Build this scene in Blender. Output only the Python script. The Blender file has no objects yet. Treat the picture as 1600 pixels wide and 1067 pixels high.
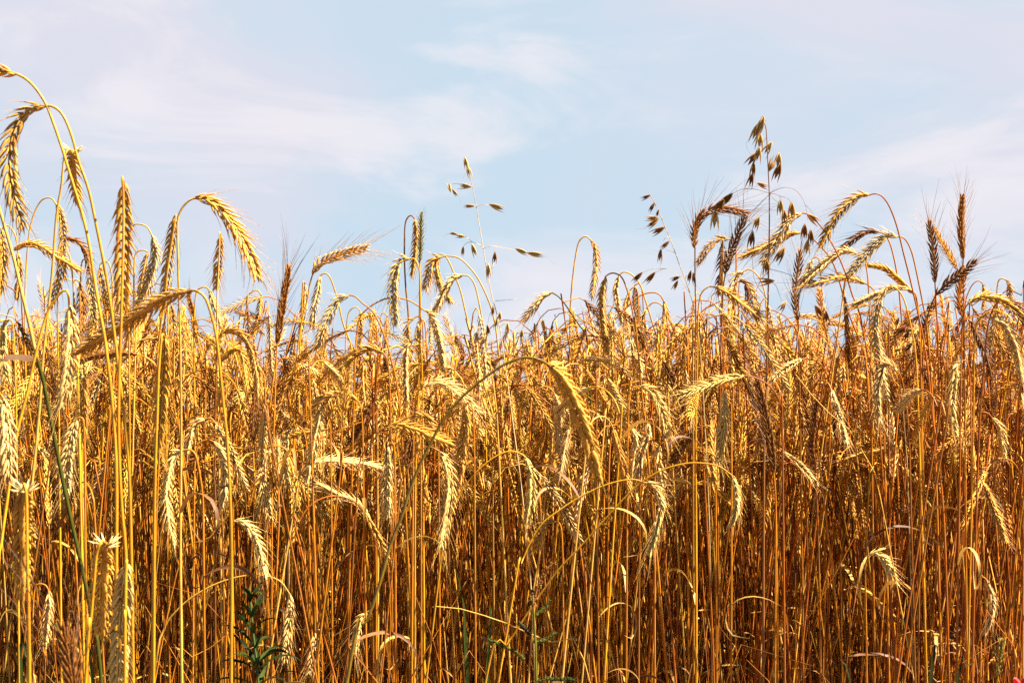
import bpy, math, random
import numpy as np
from mathutils import Vector

N_FILL, N_FIELD, N_LOOSE = 130, 6200, 6500
SKY_HAZE, SKY_VEIL, SKY_WISP = (2.95, 3.68, 4.3), (3.78, 3.7, 4.2), (4.5, 4.3, 4.5)   # sky colours before the 0.05 strength
# ------------------------------------------------------------------ camera, sky, sun, exposure
SC = bpy.context.scene
COL = SC.collection
FPX = 2222.0                      # focal length in pixels of the 1600 px wide photograph
HC = 1.15                         # camera height
PITCH = math.atan((655 - 533.5) / FPX)
cam = bpy.data.cameras.new("camera")
cam.lens = 36.0 * FPX / 1600.0
cam.sensor_width = 36.0
cam.clip_start, cam.clip_end = 0.05, 3000.0
cam.dof.use_dof = True
cam.dof.focus_distance = 2.1
cam.dof.aperture_fstop = 28.0
camo = bpy.data.objects.new("camera", cam)
COL.objects.link(camo)
camo.location = (0, 0, HC)
camo.rotation_euler = (math.radians(90) + PITCH, 0, 0)
SC.camera = camo

TO_SUN = Vector((0.57, -0.10, 0.815)).normalized()
SUN_EL = math.asin(TO_SUN.z)
sun = bpy.data.lights.new("sun", 'SUN')
sun.energy = 5.0
sun.angle = math.radians(0.5)
sun.color = (1.0, 0.94, 0.84)
suno = bpy.data.objects.new("sun", sun)
COL.objects.link(suno)
suno.rotation_euler = TO_SUN.to_track_quat('Z', 'Y').to_euler()
suno.location = TO_SUN * 20

W = bpy.data.worlds.new("World")
SC.world = W
W.use_nodes = True
wn, wl = W.node_tree.nodes, W.node_tree.links
wn.clear()
wo = wn.new('ShaderNodeOutputWorld')
bg = wn.new('ShaderNodeBackground'); bg.inputs['Strength'].default_value = 0.05
sky = wn.new('ShaderNodeTexSky'); sky.sky_type = 'NISHITA'; sky.sun_disc = False
sky.sun_elevation = SUN_EL
sky.sun_rotation = math.atan2(TO_SUN.x, TO_SUN.y)
sky.air_density, sky.dust_density, sky.ozone_density = 0.4, 0.0, 1.5
tc = wn.new('ShaderNodeTexCoord')
def wmath(op, a, b=None, clamp=False):
    n = wn.new('ShaderNodeMath'); n.operation = op; n.use_clamp = clamp
    for i, v in enumerate((a, b)):
        if v is None: continue
        if isinstance(v, (int, float)): n.inputs[i].default_value = v
        else: wl.new(v, n.inputs[i])
    return n.outputs[0]
def wnoise(scale, stretch, detail, rough, dist, off):
    mp = wn.new('ShaderNodeMapping'); wl.new(tc.outputs['Generated'], mp.inputs['Vector'])
    mp.inputs['Scale'].default_value = stretch; mp.inputs['Location'].default_value = off
    nz = wn.new('ShaderNodeTexNoise'); wl.new(mp.outputs[0], nz.inputs['Vector'])
    nz.inputs['Scale'].default_value = scale; nz.inputs['Detail'].default_value = detail
    nz.inputs['Roughness'].default_value = rough; nz.inputs['Distortion'].default_value = dist
    return nz.outputs[0]
def wramp(v, a, b):
    r = wn.new('ShaderNodeMapRange'); r.clamp = True; r.interpolation_type = 'SMOOTHSTEP'
    wl.new(v, r.inputs['Value']); r.inputs['From Min'].default_value = a; r.inputs['From Max'].default_value = b
    return r.outputs[0]
def wmix(f, a, b):
    m = wn.new('ShaderNodeMix'); m.data_type = 'RGBA'
    if isinstance(f, (int, float)): m.inputs[0].default_value = f
    else: wl.new(f, m.inputs[0])
    for s, v in ((6, a), (7, b)):
        if isinstance(v, tuple): m.inputs[s].default_value = v + (1,)
        else: wl.new(v, m.inputs[s])
    return m.outputs[2]
sep = wn.new('ShaderNodeSeparateXYZ'); wl.new(tc.outputs['Generated'], sep.inputs[0])
veil = wramp(wnoise(2.6, (1, 1, 2.2), 6, 0.5, 0.5, (4.7, 0.5, 1.4)), 0.41, 0.66)      # broad thin cloud
wisp = wramp(wnoise(4.6, (0.9, 1, 2.6), 8, 0.58, 0.9, (5.7, 3.8, 2.34)), 0.44, 0.66)       # brighter wisps
front = wramp(sep.outputs[1], 0.15, 0.62)                                                 # the veil of cloud lies ahead, clearer sky behind
low = wmath('MULTIPLY', wramp(sep.outputs[2], 0.50, 0.29), front)                                                  # haze, thick low and thin overhead
hazed = wmix(wmath('MULTIPLY', low, 0.97), sky.outputs[0], SKY_HAZE)
high = wramp(sep.outputs[2], -0.02, 0.17)                                                 # the cloud starts some way above the horizon
c1 = wmix(wmath('MULTIPLY', wmath('MULTIPLY', wmath('MULTIPLY', veil, low), high), 0.85), hazed, SKY_VEIL)
c2 = wmix(wmath('MULTIPLY', wmath('MULTIPLY', wisp, low), 0.7), c1, SKY_WISP)
wl.new(c2, bg.inputs['Color'])
wl.new(bg.outputs[0], wo.inputs['Surface'])

SC.view_settings.view_transform = 'Standard'
SC.view_settings.look = 'None'
SC.view_settings.exposure = 2.02
SC.view_settings.gamma = 1.0
SC.cycles.max_bounces = 6
SC.cycles.use_denoising = False
SC.cycles.diffuse_bounces = 1
SC.cycles.transmission_bounces = 3

# ------------------------------------------------------------------ helpers
def rng(seed): return random.Random(seed)
def px(x, y, d):
    """a pixel of the photograph, at distance d in front of the camera, as a point in the field"""
    u, v = (x - 800.0) / FPX, (533.5 - y) / FPX
    c, s = math.cos(PITCH), math.sin(PITCH)
    r = np.array((u, c - v * s, s + v * c))
    return np.array((0, 0, HC)) + r * (d / r[1])
def to_px(P):
    c, s = math.cos(PITCH), math.sin(PITCH)
    q = np.asarray(P, float) - np.array((0, 0, HC))
    zc = q[1] * c + q[2] * s; yc = -q[1] * s + q[2] * c
    return 800 + FPX * q[0] / zc, 533.5 - FPX * yc / zc
def catmull(P, n, pw=1.0):
    """n points evenly spaced along a smooth curve through the points P"""
    P = np.asarray(P, float)
    Q = np.vstack([2 * P[0] - P[1], P, 2 * P[-1] - P[-2]])
    out = []
    for i in range(len(P) - 1):
        t = np.linspace(0, 1, 12, endpoint=False)[:, None]
        a, b, c, d = Q[i], Q[i + 1], Q[i + 2], Q[i + 3]
        out.append(0.5 * ((2 * b) + (-a + c) * t + (2 * a - 5 * b + 4 * c - d) * t**2 + (-a + 3 * b - 3 * c + d) * t**3))
    out.append(P[-1:])
    C = np.vstack(out)
    s = np.concatenate([[0], np.cumsum(np.linalg.norm(np.diff(C, axis=0), axis=1))])
    u = s[-1] * np.linspace(0, 1, n) ** pw
    return np.stack([np.interp(u, s, C[:, k]) for k in range(3)], 1)
def unit(v): return v / (np.linalg.norm(v, axis=-1, keepdims=True) + 1e-12)
def frames(C, a0=None):
    T = unit(np.gradient(C, axis=0))
    A = np.zeros_like(C)
    a = np.array((0.0, 1.0, 0.0)) if a0 is None else np.asarray(a0, float)
    if abs(np.dot(a, T[0])) > 0.95: a = np.array((1.0, 0.0, 0.0))
    for i in range(len(C)):
        a = a - T[i] * np.dot(a, T[i]); a = a / (np.linalg.norm(a) + 1e-12); A[i] = a
    return T, A, np.cross(T, A)
class Geo:
    """collects quads and triangles (numpy) with one tone value per point"""
    def __init__(s): s.v, s.q, s.t, s.c, s.n = [], [], [], [], 0
    def add(s, v, q=None, t=None, tone=0.5):
        v = np.asarray(v, float)
        s.v.append(v)
        if q is not None and len(q): s.q.append(np.asarray(q, int) + s.n)
        if t is not None and len(t): s.t.append(np.asarray(t, int) + s.n)
        s.c.append(np.full(len(v), tone, float) if np.isscalar(tone) else np.asarray(tone, float))
        s.n += len(v)
    def arrays(s):
        return (np.vstack(s.v), np.vstack(s.q) if s.q else np.zeros((0, 4), int),
                np.vstack(s.t) if s.t else np.zeros((0, 3), int), np.concatenate(s.c))
    def mesh(s, name, mat, origin=(0, 0, 0), smooth=True):
        v, q, t, c = s.arrays()
        return make_mesh(name, v - np.asarray(origin, float), q, t, c, mat, smooth)
def make_mesh(name, v, q, t, c, mats, smooth=True, mi=None):
    me = bpy.data.meshes.new(name)
    nq, nt = len(q), len(t)
    me.vertices.add(len(v)); me.vertices.foreach_set('co', np.ascontiguousarray(v, np.float32).ravel())
    me.loops.add(nq * 4 + nt * 3)
    me.loops.foreach_set('vertex_index', np.concatenate([q.ravel(), t.ravel()]).astype(np.int32))
    me.polygons.add(nq + nt)
    me.polygons.foreach_set('loop_start', np.concatenate([np.arange(nq) * 4, nq * 4 + np.arange(nt) * 3]).astype(np.int32))
    me.polygons.foreach_set('use_smooth', np.full(nq + nt, smooth))
    for m in (mats if isinstance(mats, (list, tuple)) else [mats]): me.materials.append(m)
    if mi is not None: me.polygons.foreach_set('material_index', np.asarray(mi, np.int32))
    if c.ndim == 1:
        a = me.attributes.new('tone', 'FLOAT', 'POINT'); a.data.foreach_set('value', c.astype(np.float32))
    else:
        a = me.attributes.new('tone', 'FLOAT', 'POINT'); a.data.foreach_set('value', np.ascontiguousarray(c[:, 0], np.float32))
        a = me.attributes.new('tint', 'FLOAT_COLOR', 'POINT')
        a.data.foreach_set('color', np.concatenate([c[:, 1:4], np.ones((len(c), 1))], 1).astype(np.float32).ravel())
    me.update(); me.validate()
    return me
def part(name, me, parent, color=None, label=None):
    o = bpy.data.objects.new(name, me); COL.objects.link(o); o.parent = parent
    if color is not None: o.color = tuple(color) + (1,)
    if label: o['label'] = label
    return o
def root(name, loc, label, cat, group=None):
    o = bpy.data.objects.new(name, None); COL.objects.link(o)
    o.location = tuple(loc); o.empty_display_size = 0.05
    o['label'] = label; o['category'] = cat
    if group: o['group'] = group
    return o
def tube(g, C, R, k=6, tone=0.5, cap=True, flat=1.0):
    n = len(C); T, A, B = frames(C)
    R = np.full(n, R) if np.isscalar(R) else np.asarray(R)
    th = np.arange(k) * 2 * math.pi / k
    V = C[:, None] + R[:, None, None] * (A[:, None] * np.cos(th)[None, :, None] + flat * B[:, None] * np.sin(th)[None, :, None])
    i, j = np.meshgrid(np.arange(n - 1), np.arange(k), indexing='ij')
    q = np.stack([i * k + j, i * k + (j + 1) % k, (i + 1) * k + (j + 1) % k, (i + 1) * k + j], -1).reshape(-1, 4)
    V = V.reshape(-1, 3)
    tn = tone if np.isscalar(tone) else np.repeat(tone, k)
    t = None
    if cap:
        V = np.vstack([V, C[-1:]])
        t = np.array([[(n - 1) * k + jj, (n - 1) * k + (jj + 1) % k, n * k] for jj in range(k)])
        if not np.isscalar(tn): tn = np.append(tn, tn[-1])
    g.add(V, q, t, tn)
def blade(g, C, Wd, side, fold=0.25, tone=0.5):
    """leaf blade: a folded strip along C, widths Wd, across direction side"""
    T = unit(np.gradient(C, axis=0)); S = unit(side - T * np.sum(side * T, 1, keepdims=True)); N = np.cross(T, S)
    Wd = np.asarray(Wd)[:, None]
    V = np.stack([C - S * Wd + N * Wd * fold, C, C + S * Wd + N * Wd * fold], 1).reshape(-1, 3)
    n = len(C); i = np.arange(n - 1) * 3
    q = np.concatenate([np.stack([i, i + 1, i + 4, i + 3], 1), np.stack([i + 1, i + 2, i + 5, i + 4], 1)])
    g.add(V, q, None, tone)

# ------------------------------------------------------------------ materials
def mat(name, build):
    m = bpy.data.materials.new(name); m.use_nodes = True
    nt = m.node_tree; nt.nodes.clear()
    out = nt.nodes.new('ShaderNodeOutputMaterial')
    nt.links.new(build(nt), out.inputs['Surface'])
    return m
def N(nt, typ, **kw):
    n = nt.nodes.new(typ)
    for k, v in kw.items(): setattr(n, k, v)
    return n
def plant_shader(src, gain=(0.55, 1.35), rough=0.5, trans=0.0, fibre=(90, 90, 6), spot=0.35, spec=0.35, bump=0.25, freckle=None):
    def build(nt):
        L = nt.links
        if src == 'object':
            oi = N(nt, 'ShaderNodeObjectInfo'); base = oi.outputs['Color']
        elif src == 'tint':
            at = N(nt, 'ShaderNodeAttribute', attribute_name='tint'); base = at.outputs['Color']
        else:
            rgb = N(nt, 'ShaderNodeRGB'); rgb.outputs[0].default_value = src + (1,); base = rgb.outputs[0]
        tone = N(nt, 'ShaderNodeAttribute', attribute_name='tone')
        geo = N(nt, 'ShaderNodeNewGeometry')
        mp = N(nt, 'ShaderNodeMapping'); L.new(geo.outputs['Position'], mp.inputs[0]); mp.inputs['Scale'].default_value = fibre
        n1 = N(nt, 'ShaderNodeTexNoise'); L.new(mp.outputs[0], n1.inputs['Vector']); n1.inputs['Scale'].default_value = 5; n1.inputs['Detail'].default_value = 4
        n2 = N(nt, 'ShaderNodeTexNoise'); L.new(geo.outputs['Position'], n2.inputs['Vector']); n2.inputs['Scale'].default_value = 26; n2.inputs['Detail'].default_value = 5
        mr = N(nt, 'ShaderNodeMapRange'); L.new(tone.outputs['Fac'], mr.inputs['Value']); mr.inputs['To Min'].default_value, mr.inputs['To Max'].default_value = gain
        m2 = N(nt, 'ShaderNodeMapRange'); L.new(n1.outputs[0], m2.inputs['Value']); m2.inputs['From Min'].default_value = .3; m2.inputs['From Max'].default_value = .7
        m2.inputs['To Min'].default_value = 1 - spot; m2.inputs['To Max'].default_value = 1 + spot * .6
        mm = N(nt, 'ShaderNodeMath', operation='MULTIPLY'); L.new(mr.outputs[0], mm.inputs[0]); L.new(m2.outputs[0], mm.inputs[1])
        sc = N(nt, 'ShaderNodeVectorMath', operation='SCALE'); L.new(base, sc.inputs[0]); L.new(mm.outputs[0], sc.inputs['Scale'])
        # weathered patches: browner in places
        m3 = N(nt, 'ShaderNodeMapRange'); L.new(n2.outputs[0], m3.inputs['Value']); m3.inputs['From Min'].default_value = .5; m3.inputs['From Max'].default_value = .72
        m3.inputs['To Max'].default_value = 0.55
        mx = N(nt, 'ShaderNodeMix', data_type='RGBA', blend_type='MULTIPLY'); L.new(m3.outputs[0], mx.inputs[0]); L.new(sc.outputs[0], mx.inputs[6])
        mx.inputs[7].default_value = freckle or (0.72, 0.5, 0.35, 1)
        p = N(nt, 'ShaderNodeBsdfPrincipled'); L.new(mx.outputs[2], p.inputs['Base Color'])
        p.inputs['Roughness'].default_value = rough; p.inputs['Specular IOR Level'].default_value = spec
        if bump:
            b = N(nt, 'ShaderNodeBump'); b.inputs['Strength'].default_value = bump; b.inputs['Distance'].default_value = 0.0008
            L.new(n1.outputs[0], b.inputs['Height']); L.new(b.outputs[0], p.inputs['Normal'])
        if trans:
            tr = N(nt, 'ShaderNodeBsdfTranslucent'); L.new(mx.outputs[2], tr.inputs['Color'])
            ms = N(nt, 'ShaderNodeMixShader'); ms.inputs[0].default_value = trans
            L.new(p.outputs[0], ms.inputs[1]); L.new(tr.outputs[0], ms.inputs[2]); return ms.outputs[0]
        return p.outputs[0]
    return build
M_STEM = mat('straw_stem', plant_shader('object', rough=0.42, spec=0.25, fibre=(220, 220, 4)))
M_HUSK = mat('rye_husk', plant_shader('object', rough=0.6, spec=0.18, trans=0.02, fibre=(200, 200, 60)))
M_AWN = mat('rye_awn', plant_shader('object', gain=(0.8, 1.2), rough=0.45, trans=0.15, bump=0))
M_LEAF = mat('dry_leaf', plant_shader('object', rough=0.6, trans=0.2, fibre=(150, 150, 8)))
M_GREEN = mat('green_leaf', plant_shader('object', rough=0.65, spec=0.08, trans=0.12, fibre=(150, 150, 8), freckle=(0.7, 0.8, 0.5, 1)))
M_FIELD = mat('field_straw', plant_shader('tint', rough=0.55, spec=0.18, trans=0.02, fibre=(160, 160, 6)))

EARC = dict(p=(0.84, 0.52, 0.15), g=(0.72, 0.35, 0.048), b=(0.34, 0.13, 0.018), d=(0.20, 0.07, 0.010),  # d puts the shaded back of an ear into its husk colour
            r=(0.52, 0.19, 0.02), v=(0.26, 0.21, 0.035), y=(0.60, 0.30, 0.04))
STEMC = dict(p=(0.74, 0.40, 0.06), g=(0.58, 0.20, 0.010), y=(0.70, 0.32, 0.012), r=(0.42, 0.11, 0.007),
             b=(0.34, 0.11, 0.010), d=(0.15, 0.052, 0.008), v=(0.085, 0.085, 0.008), o=(0.27, 0.16, 0.012))
def vary(c, r, a=0.12):
    k = 1 + r.uniform(-a, a); return (c[0] * k, c[1] * k * (1 + r.uniform(-.05, .05)), c[2] * k * (1 + r.uniform(-.15, .15)))
# ------------------------------------------------------------------ rye plants
TH6 = np.arange(6) * math.pi / 3
def husk_template(k, ts, prof):
    th = np.arange(k) * 2 * math.pi / k
    V = []
    for t, r in zip(ts, prof):
        bow = 0.10 * math.sin(math.pi * min(t, 1.0)) ** 1.0
        for a in th: V.append((r * math.cos(a), r * 0.62 * math.sin(a) + bow * 3.0 , t))
    V.append((0, 0.0, 1.0))
    n = len(ts)
    q = [(i * k + j, i * k + (j + 1) % k, (i + 1) * k + (j + 1) % k, (i + 1) * k + j) for i in range(n - 1) for j in range(k)]
    t = [((n - 1) * k + j, (n - 1) * k + (j + 1) % k, n * k) for j in range(k)]
    return np.array(V), np.array(q), np.array(t)
HUSK = husk_template(6, (0.0, 0.18, 0.45, 0.75), (0.45, 0.92, 1.0, 0.52))
HUSK_LOW = husk_template(3, (0.0, 0.4), (0.6, 1.0))
def ear_geo(C, r, roll, wide=1.0, awn=0.03, low=False, step=0.0066, spread=1.0):
    """an ear of rye along the curve C: two rows of paired husks, each with its awn"""
    gh, ga = Geo(), Geo()
    T, A, B = frames(C)
    A, B = A * math.cos(roll) + B * math.sin(roll), B * math.cos(roll) - A * math.sin(roll)
    s = np.concatenate([[0], np.cumsum(np.linalg.norm(np.diff(C, axis=0), axis=1))]); L = s[-1]
    n = max(8, int(2 * L / step))
    tube(gh, C, np.linspace(0.0012, 0.0006, len(C)), 4 if low else 5, 0.25)
    HV, HQ, HT = HUSK_LOW if low else HUSK
    def place(pos, D, Rr, ln, w, tone):
        X = np.cross(D, Rr); X /= np.linalg.norm(X) + 1e-12; Y = np.cross(X, D) * -1
        if np.dot(Y, Rr) < 0: Y = -Y
        V = pos + HV[:, :1] * w * X + HV[:, 1:2] * w * Y + HV[:, 2:] * ln * D
        gh.add(V, HQ, HT, np.clip(tone + 0.35 * (HV[:, 2] - 0.45), 0, 1))
        return V[-1]
    for i in range(n + 1):
        u = (i + 0.3) / (n + 0.6)
        p = np.array([np.interp(u * L, s, C[:, k]) for k in range(3)])
        ii = min(len(C) - 1, int(u * (len(C) - 1) + 0.5))
        t_, a_, b_ = T[ii], A[ii], B[ii]
        env = min(1.0, 0.55 + 2.6 * u) * min(1.0, 0.55 + 2.2 * (1 - u))
        phi0 = 0.0 if i % 2 == 0 else math.pi
        fl = ((-0.52,), (0.52,)) if not low else ((-0.5,), (0.5,))
        for (dphi,) in fl:
            if r.random() < 0.03: continue
            ph = phi0 + dphi + r.uniform(-.12, .12)
            Rr = a_ * math.cos(ph) + b_ * math.sin(ph)
            tilt = (0.43 + r.uniform(-.09, .12)) * (0.8 + 0.25 * wide) * (0.75 + 0.4 * u if u < .6 else 1.15 - 0.5 * u)
            D = t_ * math.cos(tilt) + Rr * math.sin(tilt)
            ln = 0.0150 * env ** 0.5 * r.uniform(.9, 1.12) * (0.85 + .15 * wide)
            tip = place(p + Rr * 0.0016 * wide * env, D, Rr, ln, 0.00155 * wide * env ** .5, r.uniform(.3, .8))
            if awn > 0 and r.random() < (0.9 if not low else 0.4):
                al = awn * r.uniform(.45, 1.15) * (0.7 + .5 * u)
                out = (0.16 + 0.25 * spread * r.random())
                D2 = unit(t_ * 1.0 + Rr * (math.tan(tilt) * .45 + out) + np.array([r.gauss(0, .07), r.gauss(0, .07), r.gauss(0, .07)]))
                if low:
                    x = unit(np.cross(D2, (0.1, 1, 0.2))) * 0.00028
                    ga.add(np.stack([tip - x, tip + x, tip + D2 * al]), None, [[0, 1, 2]], .5)
                else:
                    mid = tip + D2 * al * .5 + np.array((0, 0, -1)) * al * .01
                    end = tip + D2 * al + np.array((r.gauss(0, .04), r.gauss(0, .04), -.05)) * al
                    tube(ga, np.stack([tip - D * .0012, mid, end]), np.array((.00026, .00019, .00007)), 3, r.uniform(.3, .8), cap=False)
            if not low and r.random() < .8:      # narrow glume at the outside of the pair
                ph2 = phi0 + dphi * 2.3
                R2 = a_ * math.cos(ph2) + b_ * math.sin(ph2)
                D3 = t_ * math.cos(tilt * .7) + R2 * math.sin(tilt * .7)
                place(p + R2 * .0016, D3, R2, ln * .66, .0008, r.uniform(.5, .95))
    # terminal spikelet
    place(C[-1] - T[-1] * .003, T[-1], A[-1], .012, .0014 * wide, .5)
    return gh, ga
def stem_geo(C, r, rad, low=False, taper=0.55):
    g = Geo()
    n = len(C); u = np.linspace(0, 1, n) ** (1.0 if low else 1.7)      # 0 at the ear, 1 at the ground
    R = rad * (taper + (1 - taper) * np.clip(u * 1.6, 0, 1))
    tone = 0.5 + 0.18 * np.sin(u * 9 + r.uniform(0, 6)) - 0.12 * u
    if not low:
        L = np.linalg.norm(np.diff(C, axis=0), axis=1).sum()
        for kn in (0.42 + r.uniform(-.06, .06), 0.66 + r.uniform(-.05, .05), 0.85):
            w = np.exp(-((u - kn) * L / 0.006) ** 2)
            R = R * (1 + .45 * w); tone = tone - .45 * w
    tube(g, C, R, 3 if low else 7, np.clip(tone, 0, 1))
    return g
def leaf_curve(base, az, up, ln, r, curl):
    P = [np.asarray(base, float)]
    ang = up
    for k in range(6):
        d = np.array((math.cos(az) * math.cos(ang), math.sin(az) * math.cos(ang), math.sin(ang)))
        P.append(P[-1] + d * ln / 6); ang -= curl * (.5 + .35 * k); az += r.uniform(-.25, .25)
    return catmull(np.array(P), 14)
def leaf_geo(base, r, ln, az=None, up=None, width=0.0026, curl=None):
    g = Geo()
    az = r.uniform(0, 2 * math.pi) if az is None else az
    C = leaf_curve(base, az, r.uniform(.7, 1.3) if up is None else up, ln, r, r.uniform(.25, .6) if curl is None else curl)
    n = len(C); u = np.linspace(0, 1, n)
    Wd = width * np.clip(np.minimum(0.5 + 3 * u, 1.0) * (1 - u ** 2.2), .06, 1)
    tw = r.uniform(-2.5, 2.5) * u + r.uniform(-.6, .6)
    sx = np.stack([-np.sin(az) * np.cos(tw), np.cos(az) * np.cos(tw), np.sin(tw)], 1)
    blade(g, C, Wd, sx, .3, np.clip(.5 + .3 * np.sin(np.repeat(u, 3) * 7), 0, 1))
    return g

N_RYE = [0]
EARBOX = []                     # where the traced ears lie in the photograph: (x0, y0, x1, y1, distance)
INFO = []
def rye(label, tones, ear, stem, foot, r, awn, wide=1.0, rad=0.0018, roll=None, leaf=0.6, elen_step=0.0074, group='rye plants of the front rows'):
    """one rye plant. ear: points base to tip, stem: points ear base to ground (world)"""
    foot = np.asarray(foot)
    o = root('rye_plant', foot, label, 'rye plant', group)
    ec, scol = vary(EARC[tones[0]], r, .1), vary(STEMC[tones[1]], r, .1)
    C = catmull(stem, 96, 1.7)
    part('stem', stem_geo(C, r, rad).mesh('stem', M_STEM, foot), o, scol)
    if ear is not None:
        E = catmull(ear, 26)
        gh, ga = ear_geo(E, r, r.uniform(0, math.pi) if roll is None else roll, wide, awn, step=elen_step)
        e = part('ear', gh.mesh('ear', M_HUSK, foot), o, ec)
        if ga.n:
            k = 0.9 if tones[0] in 'bd' else 1.0
            part('awns', ga.mesh('awns', M_AWN, foot), e, (ec[0] * k, ec[1] * k * .95, ec[2] * k * .9))
    for k in range(2):
        if r.random() < leaf:
            low_ = [j for j in range(95) if .25 < C[j][2] < HC - .02]
            if not low_: continue
            i = low_[int(r.uniform(.45 * k, .4 + .55 * k) * (len(low_) - 1))]
            lc = vary(r.choice([(0.45, 0.22, 0.035), (0.5, 0.28, 0.05), (0.22, 0.085, 0.018), (.58, .34, .07), (.12, .05, .014)]), r)
            part('leaf', leaf_geo(C[i], r, r.uniform(.09, .19), up=r.uniform(.1, 1.1), curl=r.uniform(.4, .8)).mesh('leaf', M_LEAF, foot), o, lc)
    N_RYE[0] += 1
    return o
def pts(s): return [tuple(float(c) for c in p.split(',')) for p in s.split()]
def to_ground(S, d, r, spread=.06):
    """continue a stem traced down to its last visible point as far as the soil"""
    a, b = S[-2], S[-1]
    dz = max(a[2] - b[2], .01)
    sl = max(-.22, min(.22, (b[0] - a[0]) / dz))
    f = np.array((b[0] + sl * b[2] * .55, b[1] + r.uniform(0, spread), 0.0))
    m = np.array((b[0] + sl * b[2] * .36, b[1] + (f[1] - b[1]) * .5, b[2] * .5))
    return f, [m, f]
def hero(k, label, tones, d, ez, ear, stem, awn=.022, wide=1.0, roll=None):
    r = rng(1000 + k)
    E = pts(ear); S = pts(stem); wide *= 1.12
    if tones[0] in 'pgry': awn *= .8
    Lp = sum(math.hypot(E[i + 1][0] - E[i][0], E[i + 1][1] - E[i][1]) for i in range(len(E) - 1))
    if not d: d = min(5.2, max(1.0, 0.098 * FPX / Lp))
    n = len(E)
    ew = [px(x, y, d + ez * (i / (n - 1))) for i, (x, y) in enumerate(E)]
    if len(ew) == 2: ew.insert(1, (ew[0] + ew[1]) / 2 + np.array((r.uniform(-.003, .003), 0, .003)))
    sw = [px(x, y, d - (.012 if ez > 0.01 and i > 0 else 0)) for i, (x, y) in enumerate(S)]
    foot, tail = to_ground(sw, d, r)
    EARBOX.append((min(e[0] for e in E) - 8, min(e[1] for e in E) - 6, max(e[0] for e in E) + 8, max(e[1] for e in E) + 6, d))
    rad = .0019 * min(1.25, max(.8, d / 2.0)) if d > 1.5 else .0019
    o = rye(label, tones, ew, sw + tail, foot, r, awn, wide, rad, roll, leaf=0 if d < 1.4 else .4)
    if ez >= .07 and d != 1.12:                # seen from below its neck: sunlit lowest husks painted as an added pale tuft
        g = Geo(); a0 = ew[0]
        for i in range(20):
            ph = r.uniform(0, 6.28); D = unit(np.array((math.cos(ph), math.sin(ph), r.uniform(.15, 1.3))))
            b = a0 + np.array((0, .004, -.004)) + D * .002
            tube(g, catmull([b, b + D * .005, b + D * r.uniform(.008, .013)], 6), np.array((.0007, .0012, .0013, .0010, .0006, .0001)), 5, r.uniform(.5, .9), flat=.5)
        part('lit_husk_tuft', g.mesh('lit_husk_tuft', M_HUSK, foot), o, (.86, .60, .22))
    return o
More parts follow.
